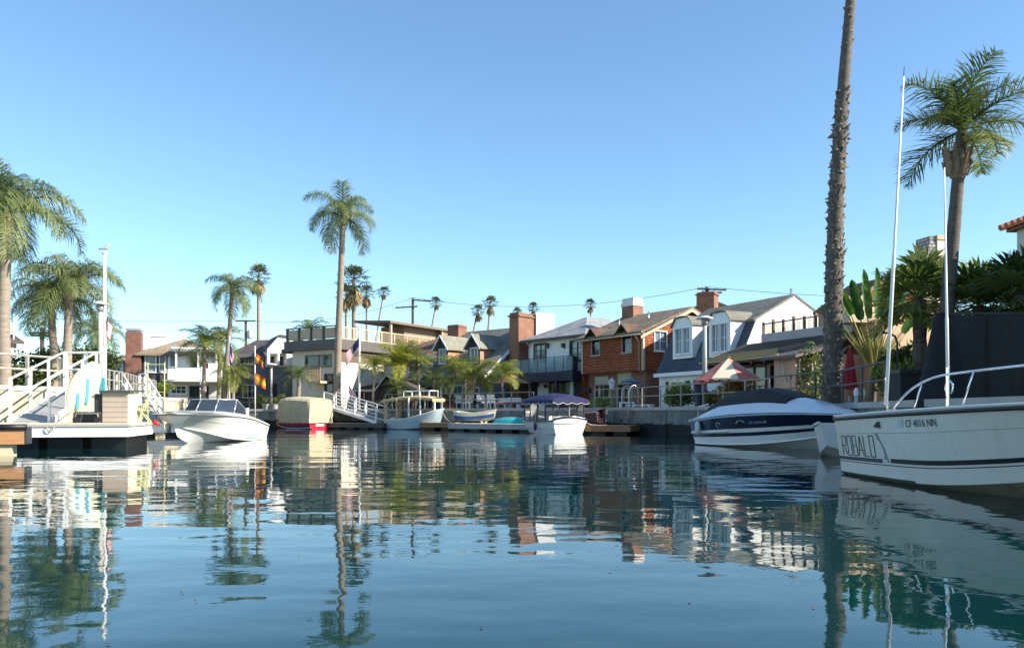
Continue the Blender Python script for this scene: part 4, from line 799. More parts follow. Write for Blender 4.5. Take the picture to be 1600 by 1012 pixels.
for i in range(3):
    o = link('frond', frond_mesh('king', 20, i, YF), pt); o.location = W3(1505, 225, 25) - pt.location; o.rotation_euler = (0, 0, -1.5 + i * .5); o.scale = (1.5,)*3
# dark fan palms behind the canvas wall
def fan_palm_near(label, px, py, D, L, n, seed, m=None, base=None):
    rnd = random.Random(seed); b = Vector((GX(base or px, D), D, ZR)); top = W3(px, py, D) - b; t = thing('fan_palm', label, 'palm tree', b, 0, 'fan palms of the right bank')
    mb = MB(); ringtrunk(mb, [(0, 0, 0), (top.x*.4, 0, top.z*.5), tuple(top)], .24, .2, 9, 16, .05); part(t, 'trunk', mb, TRUNKD)
    for i in range(n):
        s = (i + .5) / n; o = link('fan_leaf', (FANL if m else FAN)[min(6, int(s * 7))], t); o.location = top; o.rotation_euler = (0, 0, i * 2.4 + rnd.uniform(-.2, .2)); k = L * rnd.uniform(.85, 1.15); o.scale = (k, k, k)
fan_palm_near('fan palm standing left of the stout feathery palm', 1437, 468, 26.5, 2.0, 24, 50, 1)
fan_palm_near('fan palm right of the stout feathery trunk, above the canvas wall', 1530, 478, 25.5, 1.9, 24, 51, 1)
fan_palm_near('darkest fan palm at the right edge against the cream house', 1596, 462, 23.5, 1.9, 26, 52)
shrub('dark leafy bush between tan house and fan palm', (GX(1420, 27), 28, ZR), 1.1, .8, 1.3, 3000, HEDGE, 53, .2)
# traveller's palm
D = 29.4; b = Vector((GX(1362, D), D, ZR)); t = thing('traveller_palm', 'traveller palm with fanned yellow petioles and paddle leaves behind the closed red parasol', 'palm tree', b)
c0 = W3(1366, 582, D) - b; mb = MB(); mb.tube([(0, 0, 0), c0 * .6, c0], [.16, .14, .12], 8); part(t, 'trunk', mb, TRUNKD)
rnd = random.Random(5)
ends = [(1312, 500, 1290, 480), (1318, 478, 1296, 452), (1330, 492, 1312, 455), (1345, 500, 1334, 452), (1356, 498, 1350, 440), (1368, 498, 1368, 438), (1380, 500, 1388, 440), (1396, 505, 1408, 455), (1408, 520, 1428, 490), (1322, 525, 1298, 512)]
for i, (x1, y1, x2, y2) in enumerate(ends):
    dy = rnd.uniform(-.3, .3); e1 = W3(x1, y1, D + dy) - b; e2 = W3(x2, y2, D + dy * 2) - b
    mb = MB(); mb.tube([c0, c0.lerp(e1, .5) + Vector((0, 0, .04)), e1], [.05, .035, .025], 5)
    pe = part(t, 'petiole', mb, PETI)
    ax = (e2 - e1); L = ax.length * 1.35; ax.normalize(); sdv = ax.cross(Vector((rnd.uniform(-.5, .5), 1, rnd.uniform(-.3, .3)))).normalized(); nn = ax.cross(sdv)
    mb = MB(); rows = []; ns = 12
    for j in range(ns + 1):
        s = j / ns; wv = .20 * (math.sin(math.pi * min(1, s * .90 + .10)) ** .5) * (1 if j % 3 else .82); cpt = e1 + ax * L * s + Vector((0, 0, -.12 * s * s)) * (1 if abs(ax.z) < .8 else .3)
        rows.append([cpt - sdv * wv + nn * .09, cpt - sdv * wv * .5 + nn * .05, cpt, cpt + sdv * wv * .5 + nn * .05, cpt + sdv * wv + nn * .09])
    mb.grid(rows); part(t, 'leaf', mb, BANANA, True)
mb = MB()
for i in range(70):                                    # pale fan of young leaf sheaths
    a = R(90 + rnd.uniform(-38, 38)); l = rnd.uniform(.9, 1.9); d = Vector((math.cos(a), rnd.uniform(-.25, .1), math.sin(a))); mb.tube([c0, c0 + d * l * .6, c0 + d * l + Vector((0, 0, -.05))], [.03, .022, .004], 4, False)
part(t, 'young_sheaths', mb, PETI)
# bank shrubs
for i, (lb, px, D, rx, rz, n, m, m2) in enumerate([
    ('yellow-green bush in front of the slate mansard house', 1066, 41.5, 1.0, .75, 2200, HEDGEY, None), ('orange flowering bush under the striped parasol', 1150, 36.5, 1.1, .8, 1800, HEDGEY, FLOWER),
    ('yellow grass clump at the foot of the parasol', 1112, 37.6, .6, .45, 900, HEDGEY, None), ('small bright bush right of the black boat cover', 1262, 32.5, .5, .5, 900, HEDGEY, None),
    ('golden bush behind the dark rail by the traveller palm', 1402, 26.6, .55, .9, 1200, HEDGEY, None), ('round shrub left of the two-coloured flags pole', 408, 63.4, .7, .7, 800, HEDGEY, None),
    ('round shrub right of the two-coloured flags pole', 437, 63.5, .7, .75, 800, HEDGEY, None), ('grassy shrub under the squat date palm', 478, 62.5, 1.2, .5, 900, HEDGEY, FLOWER),
    ('low green hedge behind the bow of the tan canopied boat', 612, 58.2, 1.2, .5, 1200, HEDGE, None), ('flowering pot shrubs at the terrace rail', 703, 54.9, .8, .65, 900, HEDGE, FLOWER),
    ('low shrub left of the green lamp post', 940, 48.0, .7, .35, 700, HEDGEY, None), ('dark foliage clump at the corner of the low pink house', 1275, 32.3, .8, 1.5, 1800, HEDGE, None)]):
    shrub(lb, (GX(px, D), D, ZR), rx, .6, rz, n, m, 60 + i, .13, group='shrubs along the banks', m2=m2)
# ================================================================ boats
GEL = mat('white_gelcoat', (.78, .77, .71), .22, .03, .7, coat=.3, spec=.5, dirt=(.62, .60, .50), damt=.3)
GELB = mat('bluish_shade_gelcoat', (.45, .56, .60), .3, .05, coat=.2)  # bluish shade of a white hull, put into the colour
NAVYG = mat('navy_gelcoat', (.010, .016, .036), .08, .1, coat=.6)
BLACK = mat('black_rubber', (.012, .012, .014), .5, .2)
DECKM = mat('nonskid_deck', (.70, .70, .68), .6, .04)
NAVYC = mat('navy_canvas', (.010, .013, .075), .75, .15, 3, bump=.3, bscale=6)
BLACKC = mat('black_canvas', (.014, .014, .016), .7, .3, 2, bump=.5, bscale=4)
TANC = mat('tan_canvas', (.50, .37, .20), .8, .1, 2, bump=.4, bscale=5)
WOOD = mat('varnished_wood', (.30, .14, .06), .45, .25, 2, stretch=(1, 8, 8))
PLANK = mat('weathered_plank', (.33, .25, .17), .8, .25, 2, stretch=(1, 6, 6))
GLASSB = mat('tinted_windscreen', (.03, .04, .055), .05, .2, 1, spec=.8)
ROPE = mat('white_rope', (.6, .58, .52), .9)
def cri(ts, vs, t):
    ts = list(ts); vs = list(vs)
    k = max(0, min(len(ts) - 2, sum(1 for q in ts if q <= t) - 1)); h = ts[k+1] - ts[k]; f = (t - ts[k]) / h
    def sl(i):
        if i == 0: return (vs[1] - vs[0]) / (ts[1] - ts[0])
        if i == len(ts) - 1: return (vs[-1] - vs[-2]) / (ts[-1] - ts[-2])
        return (vs[i+1] - vs[i-1]) / (ts[i+1] - ts[i-1])
    m0, m1 = sl(k) * h, sl(k+1) * h
    return (2*f**3-3*f*f+1)*vs[k] + (f**3-2*f*f+f)*m0 + (-2*f**3+3*f*f)*vs[k+1] + (f**3-f*f)*m1
class Boat:
    def __init__(s, name, label, cat, stern, heading, Lw, rake, T, ys, zs, yc, zc, zk, flare=1.0, group=None, sternrake=0):
        s.Lw, s.rake, s.T, s.ys, s.zs_, s.yc, s.zc, s.zk, s.fl, s.sr = Lw, rake, T, ys, zs, yc, zc, zk, flare, sternrake
        s.e = thing(name, label, cat, (stern[0], stern[1], 0), math.atan2(heading[1], heading[0]), group)
    def ysh(s, t): return max(0, cri(s.T, s.ys, t))
    def zsh(s, t): return cri(s.T, s.zs_, t)
    def pt(s, t, q, sd, off=0):                        # q 0 chine .. 1 sheer
        yc, zc = max(0, cri(s.T, s.yc, t)), cri(s.T, s.zc, t); ys, z1 = s.ysh(t), s.zsh(t); zk = cri(s.T, s.zk, t)
        y = yc + (ys - yc) * (q ** s.fl); z = zc + (z1 - zc) * q
        x = t * s.Lw + s.rake * t ** 4 * max(0, (z + .25) / (z1 + .25)) - s.sr * (1 - t) ** 8 * q
        return Vector((x, sd * (y + off), z))
    def kp(s, t):
        z = cri(s.T, s.zk, t); return Vector((t * s.Lw + s.rake * t ** 4 * max(0, (z + .25) / (s.zsh(t) + .25)), 0, z))
    def P(s, name, mb, m, smooth=False): return part(s.e, name, mb, m, smooth)
    def hull(s, m, n=44, k=7, transom=True, bot=None):
        tt = [i / n for i in range(n + 1)]; mb = MB()
        rows = []
        for t in tt:
            r = [s.pt(t, 1 - j / k, 1) for j in range(k + 1)] + [s.pt(t, 0, 1).lerp(s.kp(t), .5), s.kp(t), s.pt(t, 0, -1).lerp(s.kp(t), .5)] + [s.pt(t, j / k, -1) for j in range(k + 1)]
            rows.append(r)
        mb.grid([r[:k+1] for r in rows]); mb.grid([r[k:k+5] for r in rows], 1); mb.grid([r[k+4:] for r in rows]); mb.face(rows[0]); h = s.P('hull', mb, [m, bot or m])
        me = h.data; me.polygons.foreach_set('use_smooth', [True] * len(me.polygons)); me.set_sharp_from_angle(angle=R(14)); return h
    def deck(s, m, t0=0, t1=1, camber=.06, dz=0, inset=0, name='deck', n=40, cf=None):
        mb = MB(); rows = []
        for i in range(n + 1):
            t = t0 + (t1 - t0) * i / n; a = s.pt(t, 1, 1); yy = max(0, a.y - inset); cm = cf(t) if cf else camber
            rows.append([Vector((a.x, yy * j / 5, a.z + dz + cm * (1 - (j / 5) ** 2))) for j in range(-5, 6)])
        mb.grid(rows); return s.P(name, mb, m, True)
    def band(s, name, m, t0, t1, q0, q1, sides=(1, -1), off=.005, n=40, qf=None):
        for sd in sides:
            mb = MB(); rows = []
            for i in range(n + 1):
                t = t0 + (t1 - t0) * i / n; a, b = (qf(t) if qf else (q0, q1)); rows.append([s.pt(t, a + (b - a) * j / 3, sd, off) for j in range(4)])
            mb.grid(rows); s.P(name, mb, m, True)
    def rail(s, name, m, r, q=1, off=.01, t0=0, t1=1, n=44, sides=(1, -1), dz=0):
        mb = MB()
        for sd in sides: mb.tube([s.pt(t0 + (t1 - t0) * i / n, q, sd, off) + Vector((0, 0, dz)) for i in range(n + 1)], r, 6)
        return s.P(name, mb, m, True)
    def strokes(s, name, m, segs, t0, q0, tw, qh, sd, w, off=.008):
        """flat lettering: polyline strokes in unit letter space laid on the hull side"""
        mb = MB(); f = lambda a, b: s.pt(t0 + a * tw, q0 + b * qh, sd, off)
        for (a0, b0, a1, b1, ww) in segs:
            d = Vector((a1 - a0, b1 - b0)); L = d.length or 1; nrm = Vector((-d.y, d.x)) / L * ww * w
            n = max(1, int(L * 3)); mb.grid([[f(a0 + d.x*i/n + nrm.x, b0 + d.y*i/n + nrm.y), f(a0 + d.x*i/n - nrm.x, b0 + d.y*i/n - nrm.y)] for i in range(n + 1)])
        s.P(name, mb, m)
    def text(s, name, txt, m, t0, q0, size, sd, rev, off=.009, q_per_m=1.0, shear=0):
        cu = bpy.data.curves.new('lettering', 'FONT'); cu.body = txt; cu.size = 1; cu.resolution_u = 2; cu.shear = shear
        o = bpy.data.objects.new('lettering', cu); COL.objects.link(o); dg = bpy.context.evaluated_depsgraph_get(); me = bpy.data.meshes.new_from_object(o.evaluated_get(dg))
        bpy.data.objects.remove(o); 
        for v in me.vertices:
            a, b = v.co.x * size, v.co.y * size; t = t0 + (-a if rev else a) / s.Lw; v.co = s.pt(t, q0 + b * q_per_m, sd, off)
        me.materials.clear(); me.materials.append(m); return link(name, me, s.e)

# ---- fishing boat at the right, bow towards us out of frame
B = Boat('fishing_boat', 'large white fishing boat moored at right with black stripe and bow rail', 'boat', (6.98, 14.6), (.03, -1), 6.1, .9, (0, .25, .5, .7, .85, .95, 1),
         (1.12, 1.18, 1.2, 1.12, .86, .45, 0), (1.02, 1.08, 1.135, 1.18, 1.215, 1.25, 1.27), (.98, 1.0, .98, .82, .48, .18, 0), (.02, .03, .07, .2, .36, .46, .5), (-.35, -.35, -.35, -.3, -.16, .1, .3), 1.15)
B.hull(mat('aged_gelcoat', (.71, .69, .60), .25, .04, .7, coat=.25, dirt=(.56, .53, .42), dscale=1.6, damt=.7), bot=mat('yellowed_bottom', (.40, .37, .26), .5, .15, 2, dirt=(.12, .13, .07), dscale=2, damt=.8)); B.deck(DECKM, .004, .996, .03, .015); B.rail('rub_rail', BLACK, .03, .965, .005); B.rail('gunwale_lip', GEL, .022, 1.0, -.005, dz=.02)
B.band('stripe', BLACK, .315, .98, .26, .325, (-1,)); B.band('stripe', mat('blue_black_stripe', (.02, .03, .07), .3), 0, .27, .25, .31, (-1,)); B.band('pinstripe', BLACK, .0, .98, .215, .228, (-1,)); B.band('pinstripe', BLACK, .315, .98, .235, .25, (1,))
B.band('knuckle_line', mat('grey_line', (.42, .43, .42), .4), 0, .98, .70, .712, (-1,), .003)
B.band('waterline_band', mat('dark_waterline', (.05, .055, .035), .7, .4, 3), 0, .42, .0, .03, (-1,), .004)  # dark olive band along the waterline
FRAME = lambda x, w_: []
L_ = []                                                # open, tall block lettering, thick feet and caps
def glyph(x, kind):
    a, b = x, x + .115; H_ = 1.0; tk, tn = 1.0, .42
    g = {'R': [(a,0,a,H_,tn),(a,H_,b,H_,tk),(b,H_,b,.55,tn),(a,.5,b,.5,tk),(a+.06,.5,b,0,tn)], 'O': [(a,0,a,H_,tn),(b,0,b,H_,tn),(a,H_,b,H_,tk),(a,0,b,0,tk)],
         'B': [(a,0,a,H_,tn),(a,H_,b-.01,H_,tk),(b-.01,H_,b-.01,.5,tn),(a,.5,b,.5,tk),(b,.5,b,0,tn),(a,0,b,0,tk)], 'A': [(a-.01,0,(a+b)/2,H_,tn),((a+b)/2,H_,b+.01,0,tn),(a+.01,.3,b-.01,.3,tk)], 'L': [(a,0,a,H_,tn),(a,0,b,0,tk)]}
    return g[kind]
for i, ch in enumerate('ROBALO'): L_ += glyph(.0 + i * .165, ch)
B.strokes('name_lettering', BLACK, L_, .035, .335, .215, .33, -1, .022)
B.strokes('fish_emblem', mat('grey_decal', (.30, .31, .31), .5), [(.02, 1, .10, .86, 1.2), (.05, .92, .16, .7, 1.0), (.12, .8, .24, .45, .8), (.2, .55, .32, .18, .7), (.28, .22, .40, -.25, .9), (.3, .02, .24, -.12, .8), (.02, .78, .14, .66, .5)], .252, .35, .13, .36, -1, .03)
B.text('registration_number', 'CF 4016 NN', BLACK, .42, .785, .145, -1, False, q_per_m=1.0)
B.strokes('registration_sticker', mat('pale_teal_sticker', (.45, .65, .62), .5), [(0, 0, 0, 1, 1)], .398, .79, .03, .11, -1, .35)
mb = MB(); f = lambda a, b, o=.02: B.pt(.262 + a * .03, .78 + b * .12, -1, o); mb.face([f(-.2, .2), f(1, .0), f(1, .9), f(.6, .8)]); mb.face([f(-.2, .2, .004), f(1, .0, .004), f(1, 0, .02), f(-.2, .2, .02)]); B.P('scupper_vent', mb, BLACK)
pts = []; sy = -1                                      # bow rail, starboard and port
for sd in (-1, 1):
    mb = MB(); pp = []
    for i in range(25):
        s_ = i / 24; t = .335 + .64 * s_; p = B.pt(t, 1, sd, -.08); hh = .46 * (1 - (1 - min(1, s_ * 2.6)) ** 2.2); pp.append(p + Vector((0, 0, .02 + hh)))
    mb.tube(pp, .016, 8); r_ = B.P('bow_rail', mb, CHROME, True)
    for t in (.455, .63, .84):
        s_ = (t - .335) / .64; hh = .46 * (1 - (1 - min(1, s_ * 2.6)) ** 2.2); a = B.pt(t - .012, 1, sd, -.08) + Vector((0, 0, .01)); b = B.pt(t + .02, 1, sd, -.08) + Vector((0, 0, .02 + hh)); part(r_, 'stanchion', MB().tube([a, b], .013, 6).lathe([(.04, a.z), (.04, a.z + .02)], 8, (a.x, a.y)), CHROME, True)
def to_local(o, p): return Matrix.Rotation(-o.rotation_euler.z, 3, 'Z') @ (Vector(p) - o.location)
a0 = to_local(B.e, W3(1384, 632, 13.2)); a1 = to_local(B.e, W3(1412, 120, 13.2)); mb = MB(); mb.tube([a0, a0.lerp(a1, .45), a0.lerp(a1, .46), a1], [.032, .03, .024, .014], 8); an = B.P('outrigger_pole', mb, WHITE, True)
part(an, 'tip_whip', MB().tube([a1, a1.lerp(a0, -.03)], .006, 5), BLACK); bz = to_local(B.e, W3(1388, 640, 13.2)); part(an, 'pole_bracket', MB().tube([bz + Vector((0, 0, -.15)), a0 + Vector((0, 0, .45))], .018, 6), CHROME)
a0 = to_local(B.e, W3(1481, 600, 12.0)); a1 = to_local(B.e, W3(1475.5, 262, 12.0)); an = B.P('outrigger_pole', MB().tube([a0, a0.lerp(a1, .3), a0.lerp(a1, .31), a1], [.024, .024, .019, .010], 8), WHITE, True)
part(an, 'pole_socket', MB().tube([a0 + Vector((0, 0, -.35)), a0 + Vector((0, 0, .25))], .028, 8), CHROME)
mb = MB(); cc = a0 + Vector((0, 0, -.05)); mb.tube([cc + Vector((.1*math.cos(q), .02, .1*math.sin(q))) for q in [R(30*i - 60) for i in range(11)]], .014, 6); part(an, 'hoop_holder', mb, CHROME, True)
cl = B.pt(.33, 1, -1, -.1) + Vector((0, 0, .02)); mb = MB().box(cl.x-.1, cl.x+.1, cl.y-.02, cl.y+.02, cl.z+.03, cl.z+.05); mb.box(cl.x-.05, cl.x-.03, cl.y-.015, cl.y+.015, cl.z-.01, cl.z+.03); mb.box(cl.x+.03, cl.x+.05, cl.y-.015, cl.y+.015, cl.z-.01, cl.z+.03); B.P('cleat', mb, CHROME)

# ---- small white skiff squeezed between
B = Boat('skiff', 'small white square-bowed skiff between the fishing boat and blue striped speedboat', 'skiff', (8.4, 22.6), (.0, -1), 2.3, .35, (0, .5, .8, 1), (.62, .66, .62, .5), (.72, .74, .80, .86), (.50, .52, .46, .34), (.05, .05, .14, .30), (-.12, -.12, -.05, .2), 1)
B.e.location = (9.0, 21.9, 0); B.e.rotation_euler.z = R(-112)
h = B.hull(mat('skiff_white', (.74, .73, .69), .4, .05)); mb = MB(); mb.face([B.pt(1, q, 1) for q in (1, .66, .33, 0)] + [B.kp(1)] + [B.pt(1, q, -1) for q in (0, .33, .66, 1)]); B.P('bow_plate', mb, mat('skiff_white', (.74, .73, .69)))
B.deck(DECKM, .0, 1, .01, -.05, .05); B.rail('rub_rail', WHITE, .035)

# ---- navy banded speedboat with black cover
B = Boat('speedboat', 'white speedboat with navy bands and low black canvas cover', 'boat', (7.2, 28.3), (.47, -.88), 5.2, .75, (0, .12, .3, .55, .78, .92, .98, 1),
         (1.02, 1.16, 1.22, 1.2, 1.0, .62, .3, 0), (.80, .86, .95, 1.02, 1.04, 1.02, 1.0, .99), (.92, 1.02, 1.02, .92, .58, .22, .07, 0), (.05, .05, .06, .12, .26, .40, .47, .5), (-.3, -.3, -.3, -.28, -.12, .12, .28, .36), 1.1, sternrake=.25)
B.hull(GEL); B.band('navy_band', NAVYG, 0, .995, .52, .92); B.band('thin_navy_band', NAVYG, 0, .995, .27, .39); B.rail('rub_rail', mat('pale_rub', (.45, .5, .56), .3), .02, .95, .005); B.rail('chine_strake', GEL, .026, 0, .012, .0, .97); B.rail('swim_ledge', GEL, .035, .45, .03, 0, .35)
B.band('blue_sheer_stripe', mat('royal_blue_stripe', (.015, .035, .12), .2, coat=.3), .02, .99, .93, 1.0)
def cf(t): return .06 + .58 * max(0, math.sin(math.pi * min(1, max(0, (t + .12) / 1.12))) ** .75)
mb = MB(); rows = []
for i in range(41):
    t = i / 40 * .995; a = B.pt(t, 1, 1); hgt = .55 * (min(1, t / .22) ** .7) * (1 - max(0, (t - .5) / .5) ** 1.8) + .02
    rows.append([Vector((a.x, a.y * u, a.z + hgt * (1 - abs(u) ** 2.6))) for u in (-1, -.97, -.9, -.78, -.6, -.3, 0, .3, .6, .78, .9, .97, 1)])
mb.grid(rows); B.P('deck', mb, mat('pale_blue_deck', (.66, .70, .74), .2, .06, coat=.4), True)
mb = MB(); rows = []
for i in range(13):
    s_ = i / 12; t = .10 + .62 * s_; a = B.pt(t, 1, 1); hd = .55 * (min(1, t / .22) ** .7) * (1 - max(0, (t - .5) / .5) ** 1.8) + .02; yw = a.y * .74; zb = a.z + hd * (1 - .74 ** 2.6) - .03; hh = hd * .74 ** 2.6 + .05 + .19 * min(1, s_ * 3.2) * min(1, (1 - s_) * 3.2)
    rows.append([Vector((a.x, yw * u, zb + (hh - .1) * v + (.1 if v else 0))) for u, v in ((-1, 0), (-.88, .5), (-.62, .90), (-.2, 1), (.2, 1), (.62, .90), (.88, .5), (1, 0))])
mb.grid(rows); mb.face(rows[0]); mb.face(rows[-1]); cv = B.P('canvas_cover', mb, BLACKC)
tq = rows[6]; mb = MB()
for k in (0, 1): 
    p = Vector((tq[1].x + .1 - .12*k, tq[1].y - .012, tq[1].z - .1)); d1 = Vector((-.1, .09, .12)); mb.face([p, p + Vector((.05, 0, 0)), p + d1 + Vector((.05, 0, 0)), p + d1])
part(cv, 'cover_emblem', mb, WHITE)
B.text('registration_number', 'CF 6 0514 SR', mat('silver_letters', (.45, .5, .56), .3), .52, .66, .11, -1, False, q_per_m=1.05)
B.strokes('crest_emblem', mat('silver_letters', (.45, .5, .56)), [(0, .1, .25, .8, 1), (.25, .8, .6, .95, 1), (.6, .95, 1, .3, 1)], .42, .68, .07, .12, -1, .06)
B.strokes('round_emblem', mat('silver_letters', (.45, .5, .56)), [(.5+.5*math.cos(R(a)), .5+.5*math.sin(R(a)), .5+.5*math.cos(R(a+45)), .5+.5*math.sin(R(a+45)), 1) for a in range(0, 270, 45)], .25, .6, .035, .17, -1, .08)
B.P('grab_rail', MB().tube([B.pt(.06, 1, -1, -.12) + Vector((0, 0, .3)), B.pt(.09, 1, -1, -.05) + Vector((0, 0, .38)), B.pt(.18, 1, -1, -.08) + Vector((0, 0, .42))], .018, 6), CHROME, True)
B.e.scale = (1, 1, 1.07)

# ---- white bowrider at the left dock
B = Boat('bowrider', 'gleaming white bowrider with dark windscreen tied to the left dock', 'boat', (-11.15, 33.5), (-.18, -.984), 4.55, .75, (0, .15, .4, .65, .84, .94, .985, 1),
         (1.08, 1.2, 1.27, 1.27, 1.2, 1.0, .72, 0), (.62, .74, .95, 1.05, 1.08, 1.08, 1.07, 1.06), (.92, 1.0, 1.0, .86, .5, .22, .08, 0), (.03, .04, .06, .18, .42, .56, .64, .66), (-.3, -.3, -.3, -.26, -.1, .08, .2, .26), 1.1)
B.hull(GEL); B.rail('rub_rail', mat('grey_rub_rail', (.10, .10, .11), .4), .022, .9, .006); B.band('pinstripe', mat('faint_grey_stripe', (.38, .38, .34), .4), .0, .98, .52, .54)
B.band('boot_stripe', mat('sea_green_stripe', (.16, .33, .30), .4), 0, .42, .0, .10)
def hump(t): return .03 + .22 * max(0, math.sin(math.pi * min(1, max(0, (t - .1) / .75)))) ** 1.2
B.deck(GEL, 0, .995, .1, .0, 0, cf=hump)
B.deck(mat('grey_bow_cover', (.30, .29, .27), .8), .78, .95, .0, .035, .25, 'bow_cover', 14, cf=lambda t: hump(t) + .05 * math.sin((t-.78)/.17*math.pi))
ws = []
for u, t in ((-1, .42), (-.95, .60), (-.58, .72), (0, .76), (.58, .72), (.95, .60), (1, .42)):
    a = B.pt(t, 1, 1); y = (a.y - .16) * u; ws.append((Vector((a.x, y, a.z + hump(t) * (1 - (y / max(a.y, .1)) ** 2) - .02)), Vector((a.x - .38 if abs(u) < .99 else a.x - .05, y * .92, 1.62 if abs(u) < .99 else 1.25))))
W_ = thing('x', '', '') if False else None
fr = MB(); fr.tube([w[1] for w in ws], .022, 6)
for w in ws: fr.tube([w[0], w[1]], .022, 6)
wf = B.P('windscreen_frame', fr, mat('silver_frame', (.6, .6, .6), .3, metal=.7), True)
for i in range(6): part(wf, 'windscreen_pane', MB().slab([ws[i][0], ws[i+1][0], ws[i+1][1], ws[i][1]], .008), GLASSB)
for y0 in (-.8, .2): B.P('seat_back', MB().box(1.2, 1.35, y0, y0 + .6, .7, 1.3), mat('cream_vinyl', (.7, .68, .6), .5))
B.rail('chine_strake', GEL, .028, 0, .012, .0, .97)
B.rail('chine_shade_line', mat('shade_grey_line', (.33, .33, .30), .5), .012, .0, .03, .0, .97, dz=-.03)  # dark grey tube draws the shade line under the chine
B.text('registration_number', 'CF 1167 PS', mat('faded_grey_letters', (.42, .42, .40), .5), .70, .74, .13, 1, True, q_per_m=1.1); B.text('name_script', 'Monterey', mat('dark_script', (.2, .16, .17), .5), .08, .62, .12, 1, True, q_per_m=1.6, shear=.3) if False else None
B.strokes('name_script', mat('dark_script', (.2, .16, .17), .5), [(0, .3, .2, .9, 1), (.2, .9, .3, .2, 1), (.3, .2, .5, .8, 1), (.5, .8, .6, .3, 1), (.6, .3, .8, .7, 1), (.8, .7, 1, .2, 1)], .03, .60, .07, .17, 1, .05)
sp = B.pt(.96, .95, 1); tip = Vector((to_local(B.e, W3(224, 682, 28.2))))
solo('mooring_line', 'black mooring line from the bowrider bow to the left float', 'rope', MB().tube([B.e.matrix_basis @ B.pt(.9, 1, -1, -.1) + Vector((0, 0, .12)), W3(248, 645, 28.6), W3(238, 660, 28.4), W3(226, 684, 28.2)], .022, 6), BLACK, smooth=True)
solo('anchor_flag', 'small red plastic float hooked on the bow mooring line', 'float', MB().tube([W3(238, 658, 28.3), W3(243, 660, 28.3), W3(249, 663, 28.3)], [.05, .09, .04], 7), mat('red_plastic', (.5, .02, .02), .5), smooth=True)

# ---- navy canopied electric boat
def canopy_posts(B, ts, m, r, ztop, sides=(1, -1), inset=.1):
    for t in ts:
        for sd in sides: a = B.pt(t, 1, sd, -inset); B.P('post', MB().tube([a, Vector((a.x, a.y * .97, ztop))], r, 6), m)
B = Boat('electric_boat', 'little white electric boat with scalloped navy canopy', 'boat', (2.95, 41.3), (-.45, .893), 4.5, .35, (0, .15, .4, .7, .88, 1), (1.02, 1.08, 1.1, .9, .55, 0), (.74, .68, .66, .74, .84, .94), (.80, .88, .88, .62, .3, 0), (.02, 0, 0, .06, .2, .36), (-.2, -.25, -.25, -.2, -.05, .15), .9, sternrake=.12)
B.hull(mat('electric_boat_hull', (.72, .73, .70), .25, .03, coat=.3)); B.rail('rub_rail', NAVYG, .04, .97, .01); B.deck(WHITE, .75, .99, .04, .01, 0, 'foredeck'); B.deck(WHITE, 0, .14, .12, .01, 0, 'aft_deck'); B.deck(mat('cockpit_sole', (.35, .3, .24), .7), .1, .8, 0, -.35, .05, 'sole')
mb = MB()
for sd in (-1, 1): mb.box(.7, 3.2, sd*.45 if sd > 0 else -.85, .85 if sd > 0 else -.45, .32, .55)
mb.box(.55, .75, -.85, .85, .32, .95); B.P('bench', mb, mat('cream_cushion', (.62, .6, .5), .7))
canopy_posts(B, (.03, .18, .36, .56, .78), NAVYT, .042, 1.75)
for y in (.36, 0, -.36): B.P('post', MB().tube([(.02, y, .8), (.02, y, 1.78)], .032, 6), NAVYT)
q_ = [B.pt(0, 1, 1) + Vector((-.02, -.02, .03))] + [Vector((-.16 - .03*math.cos(k*math.pi/16), 1.0*(1-k/8), .80 + .09*math.sin(k*math.pi/16))) for k in range(1, 16)] + [B.pt(0, 1, -1) + Vector((-.02, .02, .03))]
B.P('stern_coaming', MB().tube(q_, .05, 6), NAVYG, True)
mb = MB(); mb.grid([q_, [Vector((p.x + .04, p.y*.98, .55)) for p in q_]]); B.P('stern_panel', mb, mat('electric_boat_hull', (.72, .73, .70)), True)
mb = MB(); rows = []; x0, x1 = -.2, 3.95
for i in range(17):
    s_ = i / 16; yw = 1.08 * (1 - .35 * max(0, (s_ - .6) / .4) ** 2); zz = 1.82 + .34 * math.sin(math.pi * (s_ * .86 + .1)) ** .8
    rows.append([Vector((x0 + (x1-x0)*s_, yw * u, 1.78 + (zz - 1.78) * (1 - abs(u) ** 2.2))) for u in (-1, -.85, -.6, -.3, 0, .3, .6, .85, 1)])
mb.grid(rows); cp = B.P('canopy', mb, NAVYC, True)
mb = MB(); tr_ = MB(); edge = [r[0] for r in rows] + rows[-1][1:] + [r[-1] for r in reversed(rows)] + list(reversed(rows[0]))[1:]
acc = 0
dense = []
for i in range(len(edge)):
    a, b = edge[i], edge[(i+1) % len(edge)]; n = max(1, int((b-a).length / .05))
    for j in range(n): dense.append(a.lerp(b, j / n))
low = []
for i, p in enumerate(dense):
    if i: acc += (p - dense[i-1]).length
    low.append(Vector((p.x, p.y, 1.78 - .14 - .09 * abs(math.sin(acc * math.pi / .55)))))
mb.grid([dense + [dense[0]], low + [low[0]]]); part(cp, 'valance', mb, NAVYC); part(cp, 'valance_piping', MB().tube(low + [low[0]], .014, 4, False), WHITE)
cg = bpy.data.materials.new('clear_vinyl'); cg.use_nodes = True; pb = cg.node_tree.nodes['Principled BSDF']; pb.inputs['Transmission Weight'].default_value = .95; pb.inputs['Roughness'].default_value = .05; pb.inputs['IOR'].default_value = 1.08; pb.inputs['Base Color'].default_value = (.9, .9, .86, 1)
